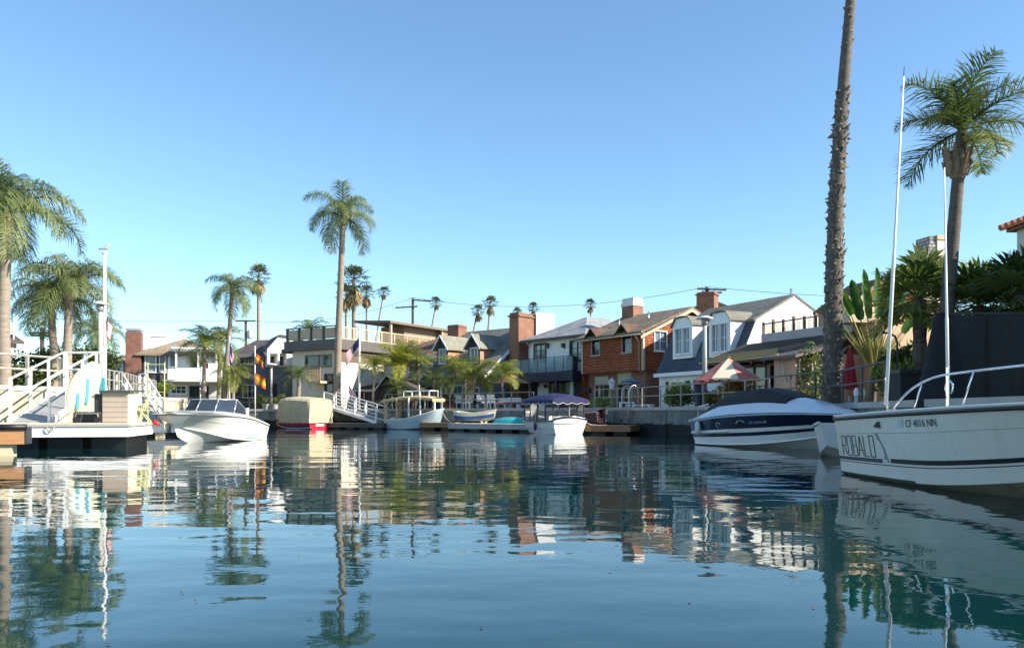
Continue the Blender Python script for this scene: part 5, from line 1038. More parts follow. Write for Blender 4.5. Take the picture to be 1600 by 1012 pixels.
for t0, t1 in ((.03, .18), (.18, .36), (.36, .56), (.56, .78)):
    for sd in (1, -1):
        a, b = B.pt(t0, 1, sd, -.1), B.pt(t1, 1, sd, -.1); part(B.e, 'vinyl_window', MB().grid([[a + Vector((.04, 0, .03)), b + Vector((-.04, 0, .03))], [Vector((a.x + .04, a.y, 1.68)), Vector((b.x - .04, b.y, 1.68))]]), cg)
B.P('stern_light_pole', MB().tube([(0, .0, .8), (0, .0, 2.0)], .015, 6), WHITE)

# ---- tan canopied launch
B = Boat('canopied_launch', 'white launch with tan scalloped canopy and high bow, moored at the far dock', 'boat', (-8.3, 54.9), (.87, -.5), 3.9, .5, (0, .2, .5, .75, .92, 1), (.8, .95, 1.0, .85, .5, 0), (.66, .64, .74, .98, 1.24, 1.38), (.6, .75, .8, .55, .22, 0), (.02, 0, 0, .08, .25, .4), (-.2, -.25, -.25, -.2, 0, .15), .9)
B.hull(GELB); B.band('lit_stripe', WHITE, 0, .99, .9, 1.0); B.band('black_boot', BLACK, 0, .9, 0, .06); B.deck(WHITE, .7, .99, .05, .0, 0, 'foredeck'); B.deck(mat('cockpit_sole', (.35, .3, .24)), .02, .75, 0, -.3, .04, 'sole'); B.rail('gunwale', WHITE, .03)  # hull colour carries the shade, white sheer band the lit edge
for i, (t, z) in enumerate(((.04, 1.9), (.3, 2.05), (.55, 2.15), (.74, 2.15), (.92, 2.1))):
    for sd in (1, -1): a = B.pt(t, 1, sd, -.08); B.P('post', MB().box(a.x-.04, a.x+.04, a.y-.04, a.y+.04, a.z, z) if i else MB().box(a.x-.15, a.x+.15, a.y-.03, a.y+.03, a.z, z), WHITE if i > 1 else TANC)
mb = MB(); rows = []
for i in range(13):
    s_ = i / 12; zz = 1.85 + .42 * math.sin(math.pi * (.12 + .62 * s_)); rows.append([Vector((-.15 + 4.15*s_, .92*u*(1-.2*s_), zz - .1*abs(u)**3)) for u in (-1, -.8, -.5, 0, .5, .8, 1)])
mb.grid(rows); mb.grid([[r[0] for r in rows], [r[0] - Vector((0, 0, .13 + .06*(i % 2))) for i, r in enumerate(rows)]]); mb.grid([[r[-1] for r in rows], [r[-1] - Vector((0, 0, .13 + .06*(i % 2))) for i, r in enumerate(rows)]])
fe = rows[-1]; dn = [fe[0].lerp(fe[-1], j/24) for j in range(25)]; mb.grid([dn, [p - Vector((0, 0, .16 + .08*abs(math.sin(j*math.pi/4)))) for j, p in enumerate(dn)]]); B.P('canopy', mb, TANC)
mb = MB(); zt = 2.55; mb.box(1.4, 3.6, -.5, -.46, zt, zt+.06).box(1.4, 3.6, .46, .5, zt, zt+.06).box(3.55, 3.61, -.5, .5, zt, zt+.06).box(1.4, 1.46, -.5, .5, zt, zt+.06)
for x in (1.42, 2.1, 2.8, 3.55): mb.box(x, x+.05, -.5, -.46, 2.2, zt); mb.box(x, x+.05, .46, .5, 2.2, zt)
B.P('roof_rack', mb, WHITE); B.P('mast', MB().tube([(2.4, 0, 2.2), (2.4, 0, 3.0)], .03, 6), WHITE)
B.P('bench', MB().box(.5, 2.6, -.8, -.4, .4, .75).box(.5, 2.6, .4, .8, .4, .75), mat('cream_cushion', (.62, .6, .5)))

# ---- red boat under a tan box cover
B = Boat('covered_boat', 'red hulled boat under a boxy tan canvas cover at the far left dock', 'boat', (-13.35, 55.6), (-.8, .6), 4.6, .4, (0, .3, .6, .85, 1), (.95, 1.05, .98, .6, 0), (.5, .5, .55, .65, .72), (.8, .9, .78, .36, 0), (.05, 0, .02, .15, .3), (-.2, -.25, -.22, -.05, .12), .9)
B.hull(mat('red_gelcoat', (.42, .02, .04), .3, .1)); B.band('purple_shadow_band', mat('plum_shade', (.05, .02, .08), .4), 0, .95, .0, .5); B.rail('rub_rail', WHITE, .02, .1)  # plum band paints shade onto the lower red hull
B.text('transom_name', 'ELLA', WHITE, .02, .35, .001, 1, False) if False else None
part(B.e, 'transom_patch', MB().box(-.012, -.002, -.35, .35, .2, .34), WHITE)
mb = MB(); rows = []; rn = random.Random(9)
for i in range(31):
    s_ = i / 30; a = B.pt(min(.97, max(.0, s_)), 1, 1); yw = max(.3, a.y + .06) + (.03 if i % 4 == 1 else 0) - (.03 if i % 6 == 3 else 0); x = -.12 + 4.6*s_; zt = 1.95 + .22*math.sin(math.pi*(.15+.7*s_)) - .9*max(0, (s_-.75)/.25)**2; j = lambda k: rn.uniform(-.03, .03)
    rows.append([Vector((x + j(0), yw*u + j(0), v)) for u, v in ((-1.0, .42+j(0)), (-1.03, 1.1), (-.98, zt-.18), (-.8, zt-.03), (0, zt+.1), (.8, zt-.03), (.98, zt-.18), (1.03, 1.1), (1.0, .42+j(0)))])
mb.grid(rows); mb.face(rows[0]); mb.face(rows[-1]); B.P('canvas_cover', mb, mat('khaki_canvas', (.46, .39, .25), .85, .12, 1.5, bump=.6, bscale=3))

# ---- rowboat, kayak, dinghy on docks
B = Boat('rowboat', 'cream rowboat with blue bottom resting on the dock', 'rowboat', (-3.55, 51.2), (.9, -.43), 2.55, .3, (0, .25, .55, .85, 1), (.42, .58, .6, .35, 0), (1.22, 1.12, 1.10, 1.2, 1.3), (.3, .45, .46, .22, 0), (.72, .68, .68, .78, .9), (.58, .56, .56, .6, .75), .9)
B.hull(mat('cream_gelcoat', (.66, .62, .5), .4)); B.band('blue_bottom', mat('blue_bottom', (.03, .10, .28), .5), 0, .98, 0, .5); B.rail('gunwale', CREAM, .03); B.deck(mat('cream_gelcoat', (.66, .62, .5)), .05, .95, 0, -.14, .05, 'sole')
B.P('outboard_post', MB().tube([(1.6, 0, 1.0), (1.6, 0, 1.75)], .03, 6).box(1.45, 1.8, -.1, .1, 1.7, 1.85), TRIMD); B.P('thwart', MB().box(.8, 1.0, -.5, .5, 1.0, 1.05), WOOD)
B.P('cradle', MB().box(.4, .5, -.4, .4, .45, .6).box(1.9, 2.0, -.4, .4, .45, .65), PLANK)
mb = MB(); rows = []
for i in range(15):
    s_ = i / 14; r = max(.02, math.sin(math.pi * (.04 + .92 * s_)) ** .6); rows.append([Vector((-1.2 + 2.4*s_, .36*r*math.cos(q), .46 + .36*r*math.sin(q))) for q in [math.pi*j/10 for j in range(11)]])
mb.grid(rows); k_ = thing('kayak', 'turquoise kayak turned upside down at the end of the dock', 'kayak', (-.05, 48.6, 0), R(-22)); part(k_, 'hull', mb, mat('turquoise_plastic', (.03, .36, .38), .3, .08), True); part(k_, 'keel_stripe', MB().tube([(-1.1, 0, .68), (-.6, 0, .80), (0, 0, .83), (.6, 0, .80), (1.1, 0, .68)], .025, 5), mat('pale_turquoise', (.3, .6, .6), .4))
B = Boat('dinghy', 'maroon covered dinghy tilted against the grey seawall', 'dinghy', (4.9, 43.6), (-.8, .6), 1.5, .3, (0, .4, .75, 1), (.6, .65, .5, 0), (1.15, 1.1, 1.1, 1.15), (.45, .5, .35, 0), (.6, .58, .62, .8), (.5, .48, .5, .7), .9)
B.hull(mat('maroon_cover', (.07, .035, .05), .7, .2)); B.deck(mat('maroon_cover', (.07, .035, .05)), 0, .98, .15, 0); B.P('outboard_motor', MB().box(-.3, -.08, -.13, .13, 1.0, 1.35).box(-.25, -.13, -.05, .05, .45, 1.0), TRIMD); B.rail('rope', ROPE, .015)
# ================================================================ docks and gangways
def dock(name, label, a, b, wid, ztop, m, fm, nplank=None, skirt=.28, piles=2, pm=None):
    a, b = Vector(a), Vector(b); d = b - a; L = d.length; t = thing(name, label, 'dock', (a.x, a.y, 0), math.atan2(d.y, d.x))
    n = nplank or max(4, int(L / .3)); rn = random.Random(int(L * 100)); gap = .012
    for k in range(3):
        pass
    ms = [MB().box(0, L / n - gap, -.03, wid + .03, -.04, 0).mesh('plank', m)]
    for i in range(n):
        o = link('plank', ms[0], t); o.location = (i * L / n, 0, ztop + rn.uniform(-.004, .004)); o.rotation_euler = (0, 0, rn.uniform(-.004, .004))
    part(t, 'beam', MB().box(0, L, 0, .08, ztop - .04 - skirt, ztop - .045), fm); part(t, 'beam', MB().box(0, L, wid - .08, wid, ztop - .04 - skirt, ztop - .045), fm)
    part(t, 'beam', MB().box(-.06, -.003, -.03, wid + .03, ztop - .04 - skirt, ztop - .01), fm); part(t, 'beam', MB().box(L + .003, L + .06, -.03, wid + .03, ztop - .04 - skirt, ztop - .01), fm)
    for i in range(piles):
        x = L * (i + .5) / piles; part(t, 'float', MB().box(x - L / piles * .3, x + L / piles * .3, .25, wid - .2, -.3, ztop - .05 - skirt * .5), pm or BLACK)
    return t
PALE = mat('pale_deck_board', (.55, .52, .46), .75, .12, 2, stretch=(1, 6, 6))
dock('floating_dock', 'pale floating dock carrying the cream rowboat and turquoise kayak', (-3.9, 49.6), (1.05, 46.0), 1.6, .46, PALE, mat('grey_beam', (.42, .42, .40), .8), piles=5)
dock('floating_dock', 'brown timber dock at the bow of the tan canopied launch', (-6.0, 52.6), (-3.95, 51.4), 1.5, .48, PLANK, WOOD, piles=2)
dock('floating_dock', 'long low dock between covered boat and tan canopied launch', (-13.0, 56.2), (-8.7, 53.9), 1.2, .42, PLANK, mat('dark_beam', (.10, .09, .08), .8), piles=4)
dock('floating_dock', 'small sun-tinted orange-brown plank dock below the steel ladder', (3.9, 42.0), (6.0, 40.9), 1.7, .46, mat('sun_tinted_plank', (.46, .27, .15), .8, .25, 2, stretch=(1, 6, 6)), WOOD, nplank=8, piles=2)  # orange sunlight on these planks is put into their colour
# ---- big white float at left
A = Vector((-19.5, 23.3)); Bq = Vector((-12.0, 25.0)); d = Bq - A; L = d.length; t = thing('white_float', 'big white skirted float carrying the gangway foot and dock box', 'dock', (A.x, A.y, 0), math.atan2(d.y, d.x))
zt = .78; wd = 3.6
part(t, 'skirt', MB().box(0, L, 0, .1, .36, zt - .1), WHITE); part(t, 'skirt', MB().box(L - .1, L, .103, wd, .36, zt - .1), WHITE); part(t, 'skirt', MB().box(0, L, wd - .1, wd - .003, .36, zt - .1), WHITE); part(t, 'bumper', MB().box(-.02, L + .04, -.04, -.003, zt - .1, zt - .02), mat('grey_bumper', (.38, .36, .32), .7)); part(t, 'bumper', MB().box(L + .003, L + .05, 0, wd, zt - .1, zt - .02), mat('grey_bumper', (.38, .36, .32)))
n = 26; pm_ = MB().box(0, L / n - .012, .0, wd, -.04, 0).mesh('plank', mat('cream_deck', (.62, .55, .42), .75, .1))
for i in range(n): o = link('plank', pm_, t); o.location = (i * L / n, 0, zt)
for i in range(6): part(t, 'pontoon', MB().box(.3 + i * 1.25, 1.3 + i * 1.25, .35, wd - .3, -.3, zt - .1), mat('black_pontoon', (.006, .006, .008), .4))
for i, x in enumerate((4.9, 5.5)):
    pts = [Vector((x + .06 * math.cos(q) * 3 * (.5), -.05 - .02, zt - .12 + .13 * math.sin(q))) for q in [R(180 + 30 * k) for k in range(7)]]
    o = solo('rope_loop', ['left of two rope loops hanging over the white float edge', 'right of two rope loops hanging over the white float edge'][i], 'rope', MB().tube([Vector((x - .1, .2, zt + .02))] + pts + [Vector((x + .3, .25, zt + .02))], .018, 5), mat('grey_rope', (.25, .23, .2), .9), t.location, t.rotation_euler.z, 'rope loops', True)
# ---- brown dock corner near left
t = thing('timber_dock', 'brown timber dock corner with black rubber edging at the left edge', 'dock', (GX(42, 20.6), 20.6, 0), R(20))
part(t, 'beam', MB().box(-7, -.06, 0, .25, .30, .68), mat('orange_timber', (.40, .20, .085), .6, .2, 1.5, stretch=(1, 7, 7))); part(t, 'deck', MB().box(-7, -.04, .05, .6, .68, .74), PLANK); part(t, 'beam', MB().box(-.06, -.003, 0, .6, .30, .74), TRIMD)
part(t, 'rubber_edging', MB().tube([(-7, -.02, .74), (-.9, -.02, .74)], .075, 8), BLACK, True); part(t, 'rubber_edging', MB().tube([(-.84, -.02, .74), (.0, -.02, .745)], .075, 8), BLACK, True); part(t, 'float', MB().box(-7, -.35, .1, .6, -.3, .29), mat('cream_float', (.5, .42, .28), .7, .15))
# ---- gangways
def gangway(label, lo, hi, wid, rail_h, npost, m, dm, lm=None, h_land=None, cleats=True, r=.045):
    lo, hi = Vector(lo), Vector(hi); d = (hi - lo); dh = Vector((d.x, d.y)); L = dh.length; t = thing('gangway', label, 'gangway', lo, math.atan2(d.y, d.x)); rise = d.z
    f = lambda x: rise * x / L
    part(t, 'ramp_deck', MB().slab([(0, -wid/2, 0.02), (L, -wid/2, rise+.02), (L, wid/2, rise+.02), (0, wid/2, .02)], .06), dm)
    for sd in (-1, 1):
        y = sd * wid / 2
        part(t, 'stringer', MB().slab([(-.05, y-.04, .06), (L, y-.04, rise+.06), (L, y+.04, rise+.06), (-.05, y+.04, .06)], .2), m)
        for hh in (1.0, .52): part(t, 'handrail', MB().tube([(0, y, rail_h*hh), (L, y, rise + rail_h*hh)], r, 6), m)
        for i in range(npost + 1): x = L * i / npost; part(t, 'post', MB().box(x-r, x+r, y-r, y+r, f(x)-.02, f(x) + rail_h), m)
    if h_land:
        for sd in (-1, 1): part(t, 'landing_rail', MB().tube([(L, wid/2*sd, rise+rail_h), (L+h_land, wid/2*sd, rise+rail_h)], r, 6).tube([(L, wid/2*sd, rise+rail_h*.52), (L+h_land, wid/2*sd, rise+rail_h*.52)], r, 6), m)
        for y in (-wid/2, wid/2): part(t, 'post', MB().box(L+h_land-r, L+h_land+r, y-r, y+r, rise, rise+rail_h), m)
    return t
GREYD = mat('grey_ramp_deck', (.27, .27, .26), .8, .1)
gangway('white railed gangway rising from the float past the surfboard', (-15.85, 26.3, .8), (-17.05, 31.6, ZL), 1.15, 1.42, 3, WHITE, GREYD, r=.038)
t = thing('landing_rail', 'white railing of the landing above the gangway top', 'railing', (-17.75, 31.9, ZL))
for x in (0, .75, 1.5): part(t, 'post', MB().box(x-.05, x+.05, -.05, .05, 0, 1.45), WHITE)
for z in (1.42, .75): part(t, 'rail', MB().tube([(0, 0, z), (1.5, -.1, z)], .05, 6), WHITE)
gangway('white gangway behind the dock box on the left bank', (-17.3, 38.4, .6), (-19.3, 40.8, ZL), 1.1, 1.05, 4, WHITE, GREYD, h_land=1.0, r=.05)
gangway('long white railed gangway sloping down to the far dock', (-8.9, 54.7, .5), (-13.2, 58.0, ZR + .25), 1.1, 1.0, 5, WHITE, GREYD, r=.035)
dock('floating_dock', 'low dock at the foot of the gangway behind the dock box', (-18.4, 37.2), (-15.0, 37.9), 1.6, .5, PALE, WHITE, piles=2)
gangway('short grey gangway at the stern of the tan canopied launch', (-8.3, 55.0, .5), (-8.0, 56.4, ZR), .9, .9, 1, STEEL, GREYD, r=.03)
# ---- things on the white float
def place(px, py, D): return W3(px, py, D)
mb = MB(); rows = []
for i in range(19):
    s_ = i / 18; w_ = .44 * max(.02, math.sin(math.pi * (.03 + .94 * s_))) ** .55; z = 1.75 * s_; rk = .12 * (s_ - .4) ** 2
    rows.append([Vector((w_ * math.cos(q), .055 * math.sin(q) * (w_ / .44) ** .5 + rk, z)) for q in [2*math.pi*j/16 for j in range(16)]])
mb.grid(rows, closed=True); mb.face(rows[0]); mb.face(rows[-1])
t = thing('surfboard', 'broad white and yellow surfboard with teal stripes leaning by the gangway', 'surfboard', W3(112, 642, 26.0), 0); t.rotation_euler = (R(-8), R(22), R(12))
part(t, 'board', mb, mat('cream_yellow_board', (.72, .70, .42), .3, .05), True)
mb = MB(); rows2 = [[Vector((p.x * .82, p.y - .006 if p.y < rows[i][4].y * 0 + .5 else p.y, p.z)) for p in r] for i, r in enumerate(rows)]
mb = MB(); mb.grid([[Vector((w_ * u, .12*(s_-.4)**2 - .058*(1-abs(u)**3*.6)*max(.2, w_/.44) - .006, 1.75*s_)) for u in (-.72, -.36, 0, .36, .72)] for s_, w_ in [(i/18, .44*max(.02, math.sin(math.pi*(.03+.94*i/18)))**.55) for i in range(1, 18)]]); part(t, 'deck_pad', mb, mat('board_white', (.80, .80, .76), .3, .03), True)
for x, z0, z1 in ((.12, .12, .60), (.30, .40, 1.15)): part(t, 'teal_stripe', MB().prism([(x, z0), (x+.075, z0), (x+.075-.38*(z1-z0), z1), (x-.38*(z1-z0), z1)], lambda a, z, d: (a, d, z), -.085, -.05), mat('teal_print', (.10, .50, .55), .4))
t = thing('paddle', 'teal bladed paddle standing upright beside the flagpole', 'paddle', W3(160, 632, 26.6)); part(t, 'blade', MB().box(-.09, .09, -.02, .02, .05, .9), mat('teal_print', (.10, .50, .55))); part(t, 'shaft', MB().tube([(0, .03, 0), (.02, .05, 1.9)], .02, 6), WHITE)
t = thing('dock_box', 'taupe slatted dock cabinet with dark lid on the white float', 'cabinet', (GX(160, 26.2), 26.2, .78), R(9)); w_ = .78
for i in range(6): part(t, 'slat', MB().box(0, w_, 0, .04, .02 + i*.165, .175 + i*.165), mat('taupe_slat', (.42, .34, .27), .7, .08))
part(t, 'panel', MB().box(w_ - .03, w_ + .01, .043, 1.5, 0, 1.0), mat('sun_toned_panel', (.68, .64, .45), .6)); part(t, 'panel', MB().box(0, .04, .043, 1.5, 0, 1.0), mat('taupe_slat', (.42, .34, .27))); part(t, 'panel', MB().box(.043, w_-.033, 1.46, 1.5, 0, 1.0), mat('taupe_slat', (.42, .34, .27)))  # sunlight on the right face is put into its paler panel colour
part(t, 'lid', MB().slab([(-.08, -.1, 1.06), (w_+.1, -.1, 1.06), (w_+.1, 1.6, 1.12), (-.08, 1.6, 1.12)], .07), mat('dark_green_lid', (.05, .065, .055), .6))
t = thing('boat_cart', 'dark folding cart with black seat beside the dock cabinet', 'cart', W3(138, 655, 26.0) * 1.0, R(8)); t.location.z = .78
part(t, 'seat', MB().box(-.35, .35, -.2, .3, .28, .36), TRIMD); part(t, 'backrest', MB().box(.1, .5, .22, .3, .36, .95), TRIMD); part(t, 'frame', MB().tube([(-.35, -.2, 0), (-.3, -.2, .3), (.35, -.2, .3), (.4, -.2, 0)], .02, 6).tube([(-.35, .3, 0), (-.3, .3, .3), (.35, .3, .3), (.4, .3, 0)], .02, 6), GREYM)
for x in (-.3, .35): part(t, 'wheel', MB().tube([(x, -.24, .1), (x, -.18, .1)], .1, 12), BLACK)
t = thing('wooden_step', 'low cream wooden step box behind the cart', 'step', (GX(118, 26.8), 26.8, .78)); part(t, 'tread', MB().box(-.1, .8, 0, .5, .3, .36), CREAM); part(t, 'panel', MB().box(-.1, -.05, 0, .5, 0, .3).box(.75, .8, 0, .5, 0, .3), CREAM); part(t, 'riser', MB().box(-.05, .75, .03, .06, 0, .3), TRIMD)
t = thing('folding_chair', 'yellow folding chair at the right end of the white float', 'chair', (GX(216, 27.2), 27.2, .78), R(15)); YL = mat('faded_yellow', (.62, .60, .25), .6)
part(t, 'leg', MB().tube([(0, 0, 0), (.25, 0, .75)], .018, 5), YL); part(t, 'leg', MB().tube([(.35, 0, 0), (.0, 0, .5)], .018, 5), YL); part(t, 'leg', MB().tube([(0, .4, 0), (.25, .4, .75)], .018, 5), YL); part(t, 'leg', MB().tube([(.35, .4, 0), (.0, .4, .5)], .018, 5), YL); part(t, 'seat', MB().box(-.02, .35, 0, .4, .4, .42), YL); part(t, 'backrest', MB().slab([(.2, 0, .62), (.26, 0, .8), (.26, .4, .8), (.2, .4, .62)], .02), YL)
t = thing('yellow_post_frame', 'thin yellow post frame standing behind the bowrider bow', 'post frame', (GX(231, 34), 34, .1)); hh = HZ(566, 34) - .1
for x in (0, GX(257, 34) - GX(231, 34)): part(t, 'post', MB().tube([(x, 0, .3), (x, 0, hh)], .02, 6), YL)
for z in (hh * .97, hh * .6): part(t, 'cross_bar', MB().tube([(0, 0, z), (.7, 0, z)], .018, 6), YL)

# ================================================================ poles, lamps, flags
def lamp_post(label, px, D, zg, ytop, r=.09, mush=.38, m=None, capm=None, name='lamp_post'):
    x = GX(px, D); zt = HZ(ytop, D); t = thing(name, label, 'lamp post', (x, D, zg)); h = zt - zg; m = m or mat('cream_post', (.52, .49, .43), .7, .1, dirt=(.3, .28, .24))
    part(t, 'base', MB().lathe([(r*1.9, 0), (r*1.9, .12), (r*1.3, .2), (r*1.1, .3)], 12), m, False); part(t, 'post', MB().lathe([(r*1.1, .3), (r, h*.5), (r*.95, h-.45)], 12), m, True)
    part(t, 'lamp_head', MB().lathe([(r*1.1, h-.45), (r*1.5, h-.35), (r*1.5, h-.14)], 12), capm or GREYM, True); part(t, 'hood', MB().lathe([(mush, h-.15), (mush*.98, h-.11), (mush*.5, h-.03), (.02, h)], 16), mat('pale_hood', (.62, .61, .58), .5), True); return t
lamp_post('cream lamp post with mushroom hood above the gangway', 157, 32.6, ZL, 470, mush=.30)
lamp_post('grey lamp post with mushroom hood before the slate mansard house', 1101, 37.6, ZR, 493, .11, .40, mat('grey_green_post', (.33, .34, .32), .6), name='lamp_post')
lamp_post('thin lamp post with flat hood by the grey gable house', 424, 63.0, ZR, 567, .08, .42)
t = thing('lantern_post', 'green lamp post with pale glass lantern before the shingled house', 'lamp post', (GX(956, 46.3), 46.3, ZR)); h = HZ(590, 46.3) - ZR
part(t, 'post', MB().lathe([(.14, 0), (.14, .3), (.08, .4), (.065, h-.75), (.12, h-.68)], 10), mat('olive_green_paint', (.17, .20, .07), .6), True); part(t, 'lantern', MB().lathe([(.1, h-.68), (.2, h-.25), (.22, h-.22)], 6), mat('frosted_glass', (.55, .56, .52), .4)); part(t, 'finial', MB().lathe([(.24, h-.22), (.12, h-.1), (.03, h-.04), (.04, h), (.0, h+.06)], 6), mat('pale_lantern_cap', (.5, .5, .48), .5))
def flag_mesh(w_, h_, cols, seed, droop, canton=None, nx=12):
    rn = random.Random(seed); ny = len(cols); mb = MB(); V = {}
    for i in range(nx + 1):
        for j in range(ny + 1):
            u, v = i / nx, j / ny; x = w_ * u * math.cos(droop); z = -h_ * v - w_ * u * math.sin(droop); y = .10 * math.sin(u * 7 + seed + v * 1.5) * u
            V[i, j] = (x, y, z)
    for i in range(nx):
        for j in range(ny):
            mi = cols[j]
            if canton is not None and i < nx * .42 and j < ny * .54: mi = canton
            mb.face([V[i, j], V[i+1, j], V[i+1, j+1], V[i, j+1]], mi)
    return mb
FM = [mat('flag_red', (.45, .03, .04), .8), mat('flag_white', (.75, .74, .72), .8), mat('flag_blue', (.02, .03, .14), .8), mat('flag_yellow', (.72, .42, .03), .8), mat('flag_orange_red', (.55, .09, .02), .8)]
US = [0, 1] * 6 + [0]
def flagpole(label, px, D, zg, ytop, r=.045, m=None):
    h = HZ(ytop, D) - zg; t = thing('flagpole', label, 'flagpole', (GX(px, D), D, zg)); part(t, 'pole', MB().lathe([(r*1.2, 0), (r, h*.5), (r*.7, h)], 10), m or WHITE, True); part(t, 'finial', MB().lathe([(.02, h), (r*1.4, h+.04), (r*1.4, h+.1), (.01, h+.14)], 10), m or WHITE, True); return t
def flag(label, px, py, D, w_, h_, cols, seed, droop, canton=None, az=0, roll=0):
    o = link('flag', flag_mesh(w_, h_, cols, seed, droop, canton).mesh('flag', FM, True)); o.location = W3(px, py, D); o.rotation_euler = (0, roll, az); return tag(o, label, 'flag')
flagpole('tall white flagpole with a gull on top beside the cream lamp post', 163.5, 33, ZL, 398, .075)
flag('limp striped flag on the tall pole with the gull', 164, 490, 33, .55, .75, US, 1, R(62), 2)
flagpole('white flagpole with red and white flag left of the palms', 313, 62, ZR, 552)
flag('white and red flag near the white balcony wall', 312, 556, 61.9, .75, .7, [1, 0], 2, R(25))
flag('small dark red bunting low on the pole by the balcony house', 312, 600, 61.9, .5, .5, [0, 1, 0, 1, 0], 6, R(15), 2)
flagpole('white flagpole standing just behind the slim queen palm', 358.5, 57, ZR, 528)
flag('long limp striped flag behind the slim queen palm', 358.5, 532, 56.9, 1.5, 1.1, US, 3, R(74), 2)
flagpole('white flagpole flying two orange and yellow flags', 398.5, 60, ZR - .6, 543)
flag('upper red and yellow flag on the two-flag pole', 399.5, 551, 59.9, .72, .7, [4, 3, 4], 4, R(38))
flag('lower and larger red and yellow flag on the two-flag pole', 398.5, 582, 59.9, .9, .8, [4, 3, 3, 4], 5, R(30))
t = thing('light_pole', 'white pole with bent lamp arm carrying the striped flag by the gangway', 'lamp post', (GX(561.5, 58.6), 58.6, ZR - .9)); h = HZ(516, 58.6) - ZR + .9
part(t, 'pole', MB().tube([(0, 0, 0), (0, 0, h-.3), (0, 0, h)], [.085, .07, .06], 10), WHITE, True); part(t, 'lamp_arm', MB().tube([(0, 0, h), (-.05, 0, h+.22), (-.22, 0, h+.32), (-.42, 0, h+.28)], [.07, .08, .09, .05], 8), WHITE, True)
flag('striped flag hanging diagonally from the bent white lamp pole', 561, 527, 58.5, 1.5, 1.0, US, 7, R(48), 2, az=math.pi - .2)
flag('pale pink striped flag low at the foot of the tall palm', 545, 600, 60, 1.3, .7, [1, 0, 1, 0, 1], 8, R(60))
# gull
gp = Vector((GX(164, 33), 33, HZ(397, 33) + .12)); t = thing('gull', 'grey gull perched on top of the tall flagpole', 'bird', gp, R(20))
mb = MB(); mb.tube([(-.24, 0, .05), (-.14, 0, .09), (0, 0, .12), (.1, 0, .17), (.15, 0, .25), (.19, 0, .29), (.23, 0, .285), (.27, 0, .27)], [.012, .04, .075, .07, .045, .045, .025, .006], 8); part(t, 'body', mb, mat('gull_grey', (.36, .37, .39), .8, .2, 8), True)
part(t, 'leg', MB().tube([(0, .03, -.02), (0, .03, .08)], .008, 5), mat('gull_leg', (.5, .35, .2), .7)); part(t, 'leg', MB().tube([(0, -.03, -.02), (0, -.03, .08)], .008, 5), mat('gull_leg', (.5, .35, .2)))
# ---- utility poles and wires
UP = mat('creosote_pole', (.055, .042, .033), .9, .2)
def upole(label, px, D, ytop, arms, tf=False):
    h = HZ(ytop, D) - ZR; t = thing('utility_pole', label, 'utility pole', (GX(px, D), D, ZR), 0); part(t, 'pole', MB().lathe([(.2, 0), (.15, h)], 8), UP, True)
    for dz, w_, rz in arms:
        o = part(t, 'crossarm', MB().box(-w_/2, w_/2, -.22, -.1, h-dz, h-dz+.16), UP); o.rotation_euler = (0, rz, 0)
        for k in range(4): x = -w_/2 + .12 + (w_-.24)*k/3; part(o, 'insulator', MB().lathe([(.05, h-dz+.16), (.06, h-dz+.28), (.02, h-dz+.32)], 6, (x, -.16)), STEEL)
    if tf: part(t, 'transformer', MB().lathe([(.25, h-2.2), (.27, h-2.1), (.27, h-1.3), (.1, h-1.2)], 10, (.45, 0)), GREYM, True)
    return Vector((GX(px, D), D, ZR + h))
u1 = upole('utility pole with two cross-arms above the roof terrace', 645, 95, 465, [(.4, 2.3, .08), (1.2, 2.6, -.06)])
u2 = upole('utility pole with transformer left of the white gable', 384, 95, 500, [(.2, 2.4, 0)], True)
u3 = upole('utility pole with wide cross-arms above the brick chimney', 1104, 80, 448, [(.35, 2.9, .04), (.65, 2.0, .04)])
u4 = upole('short utility pole with pale cross-arm behind the left palms', 66, 62, 512, [(.5, 1.8, 0), (.7, 1.8, .02)])
part(None, 'pale_crossarm', MB(), WHITE) if False else None
def wire(label, a, b, sag):
    pts = [a.lerp(b, i / 16) - Vector((0, 0, sag * 4 * (i / 16) * (1 - i / 16))) for i in range(17)]; solo('power_line', label, 'wire', MB().tube(pts, .022, 4), UP, group='overhead wires')
wire('wire between the transformer pole and the terrace pole', u2, u1, 1.2); wire('wire from the terrace pole to the pole above the brick chimney', u1, u3, 1.5); wire('wire running left from the transformer pole', u2, Vector((GX(-60, 92), 92, HZ(488, 92))), .5); wire('wire running right from the pole above the brick chimney', u3, Vector((GX(1700, 78), 78, HZ(458, 78))), .8)

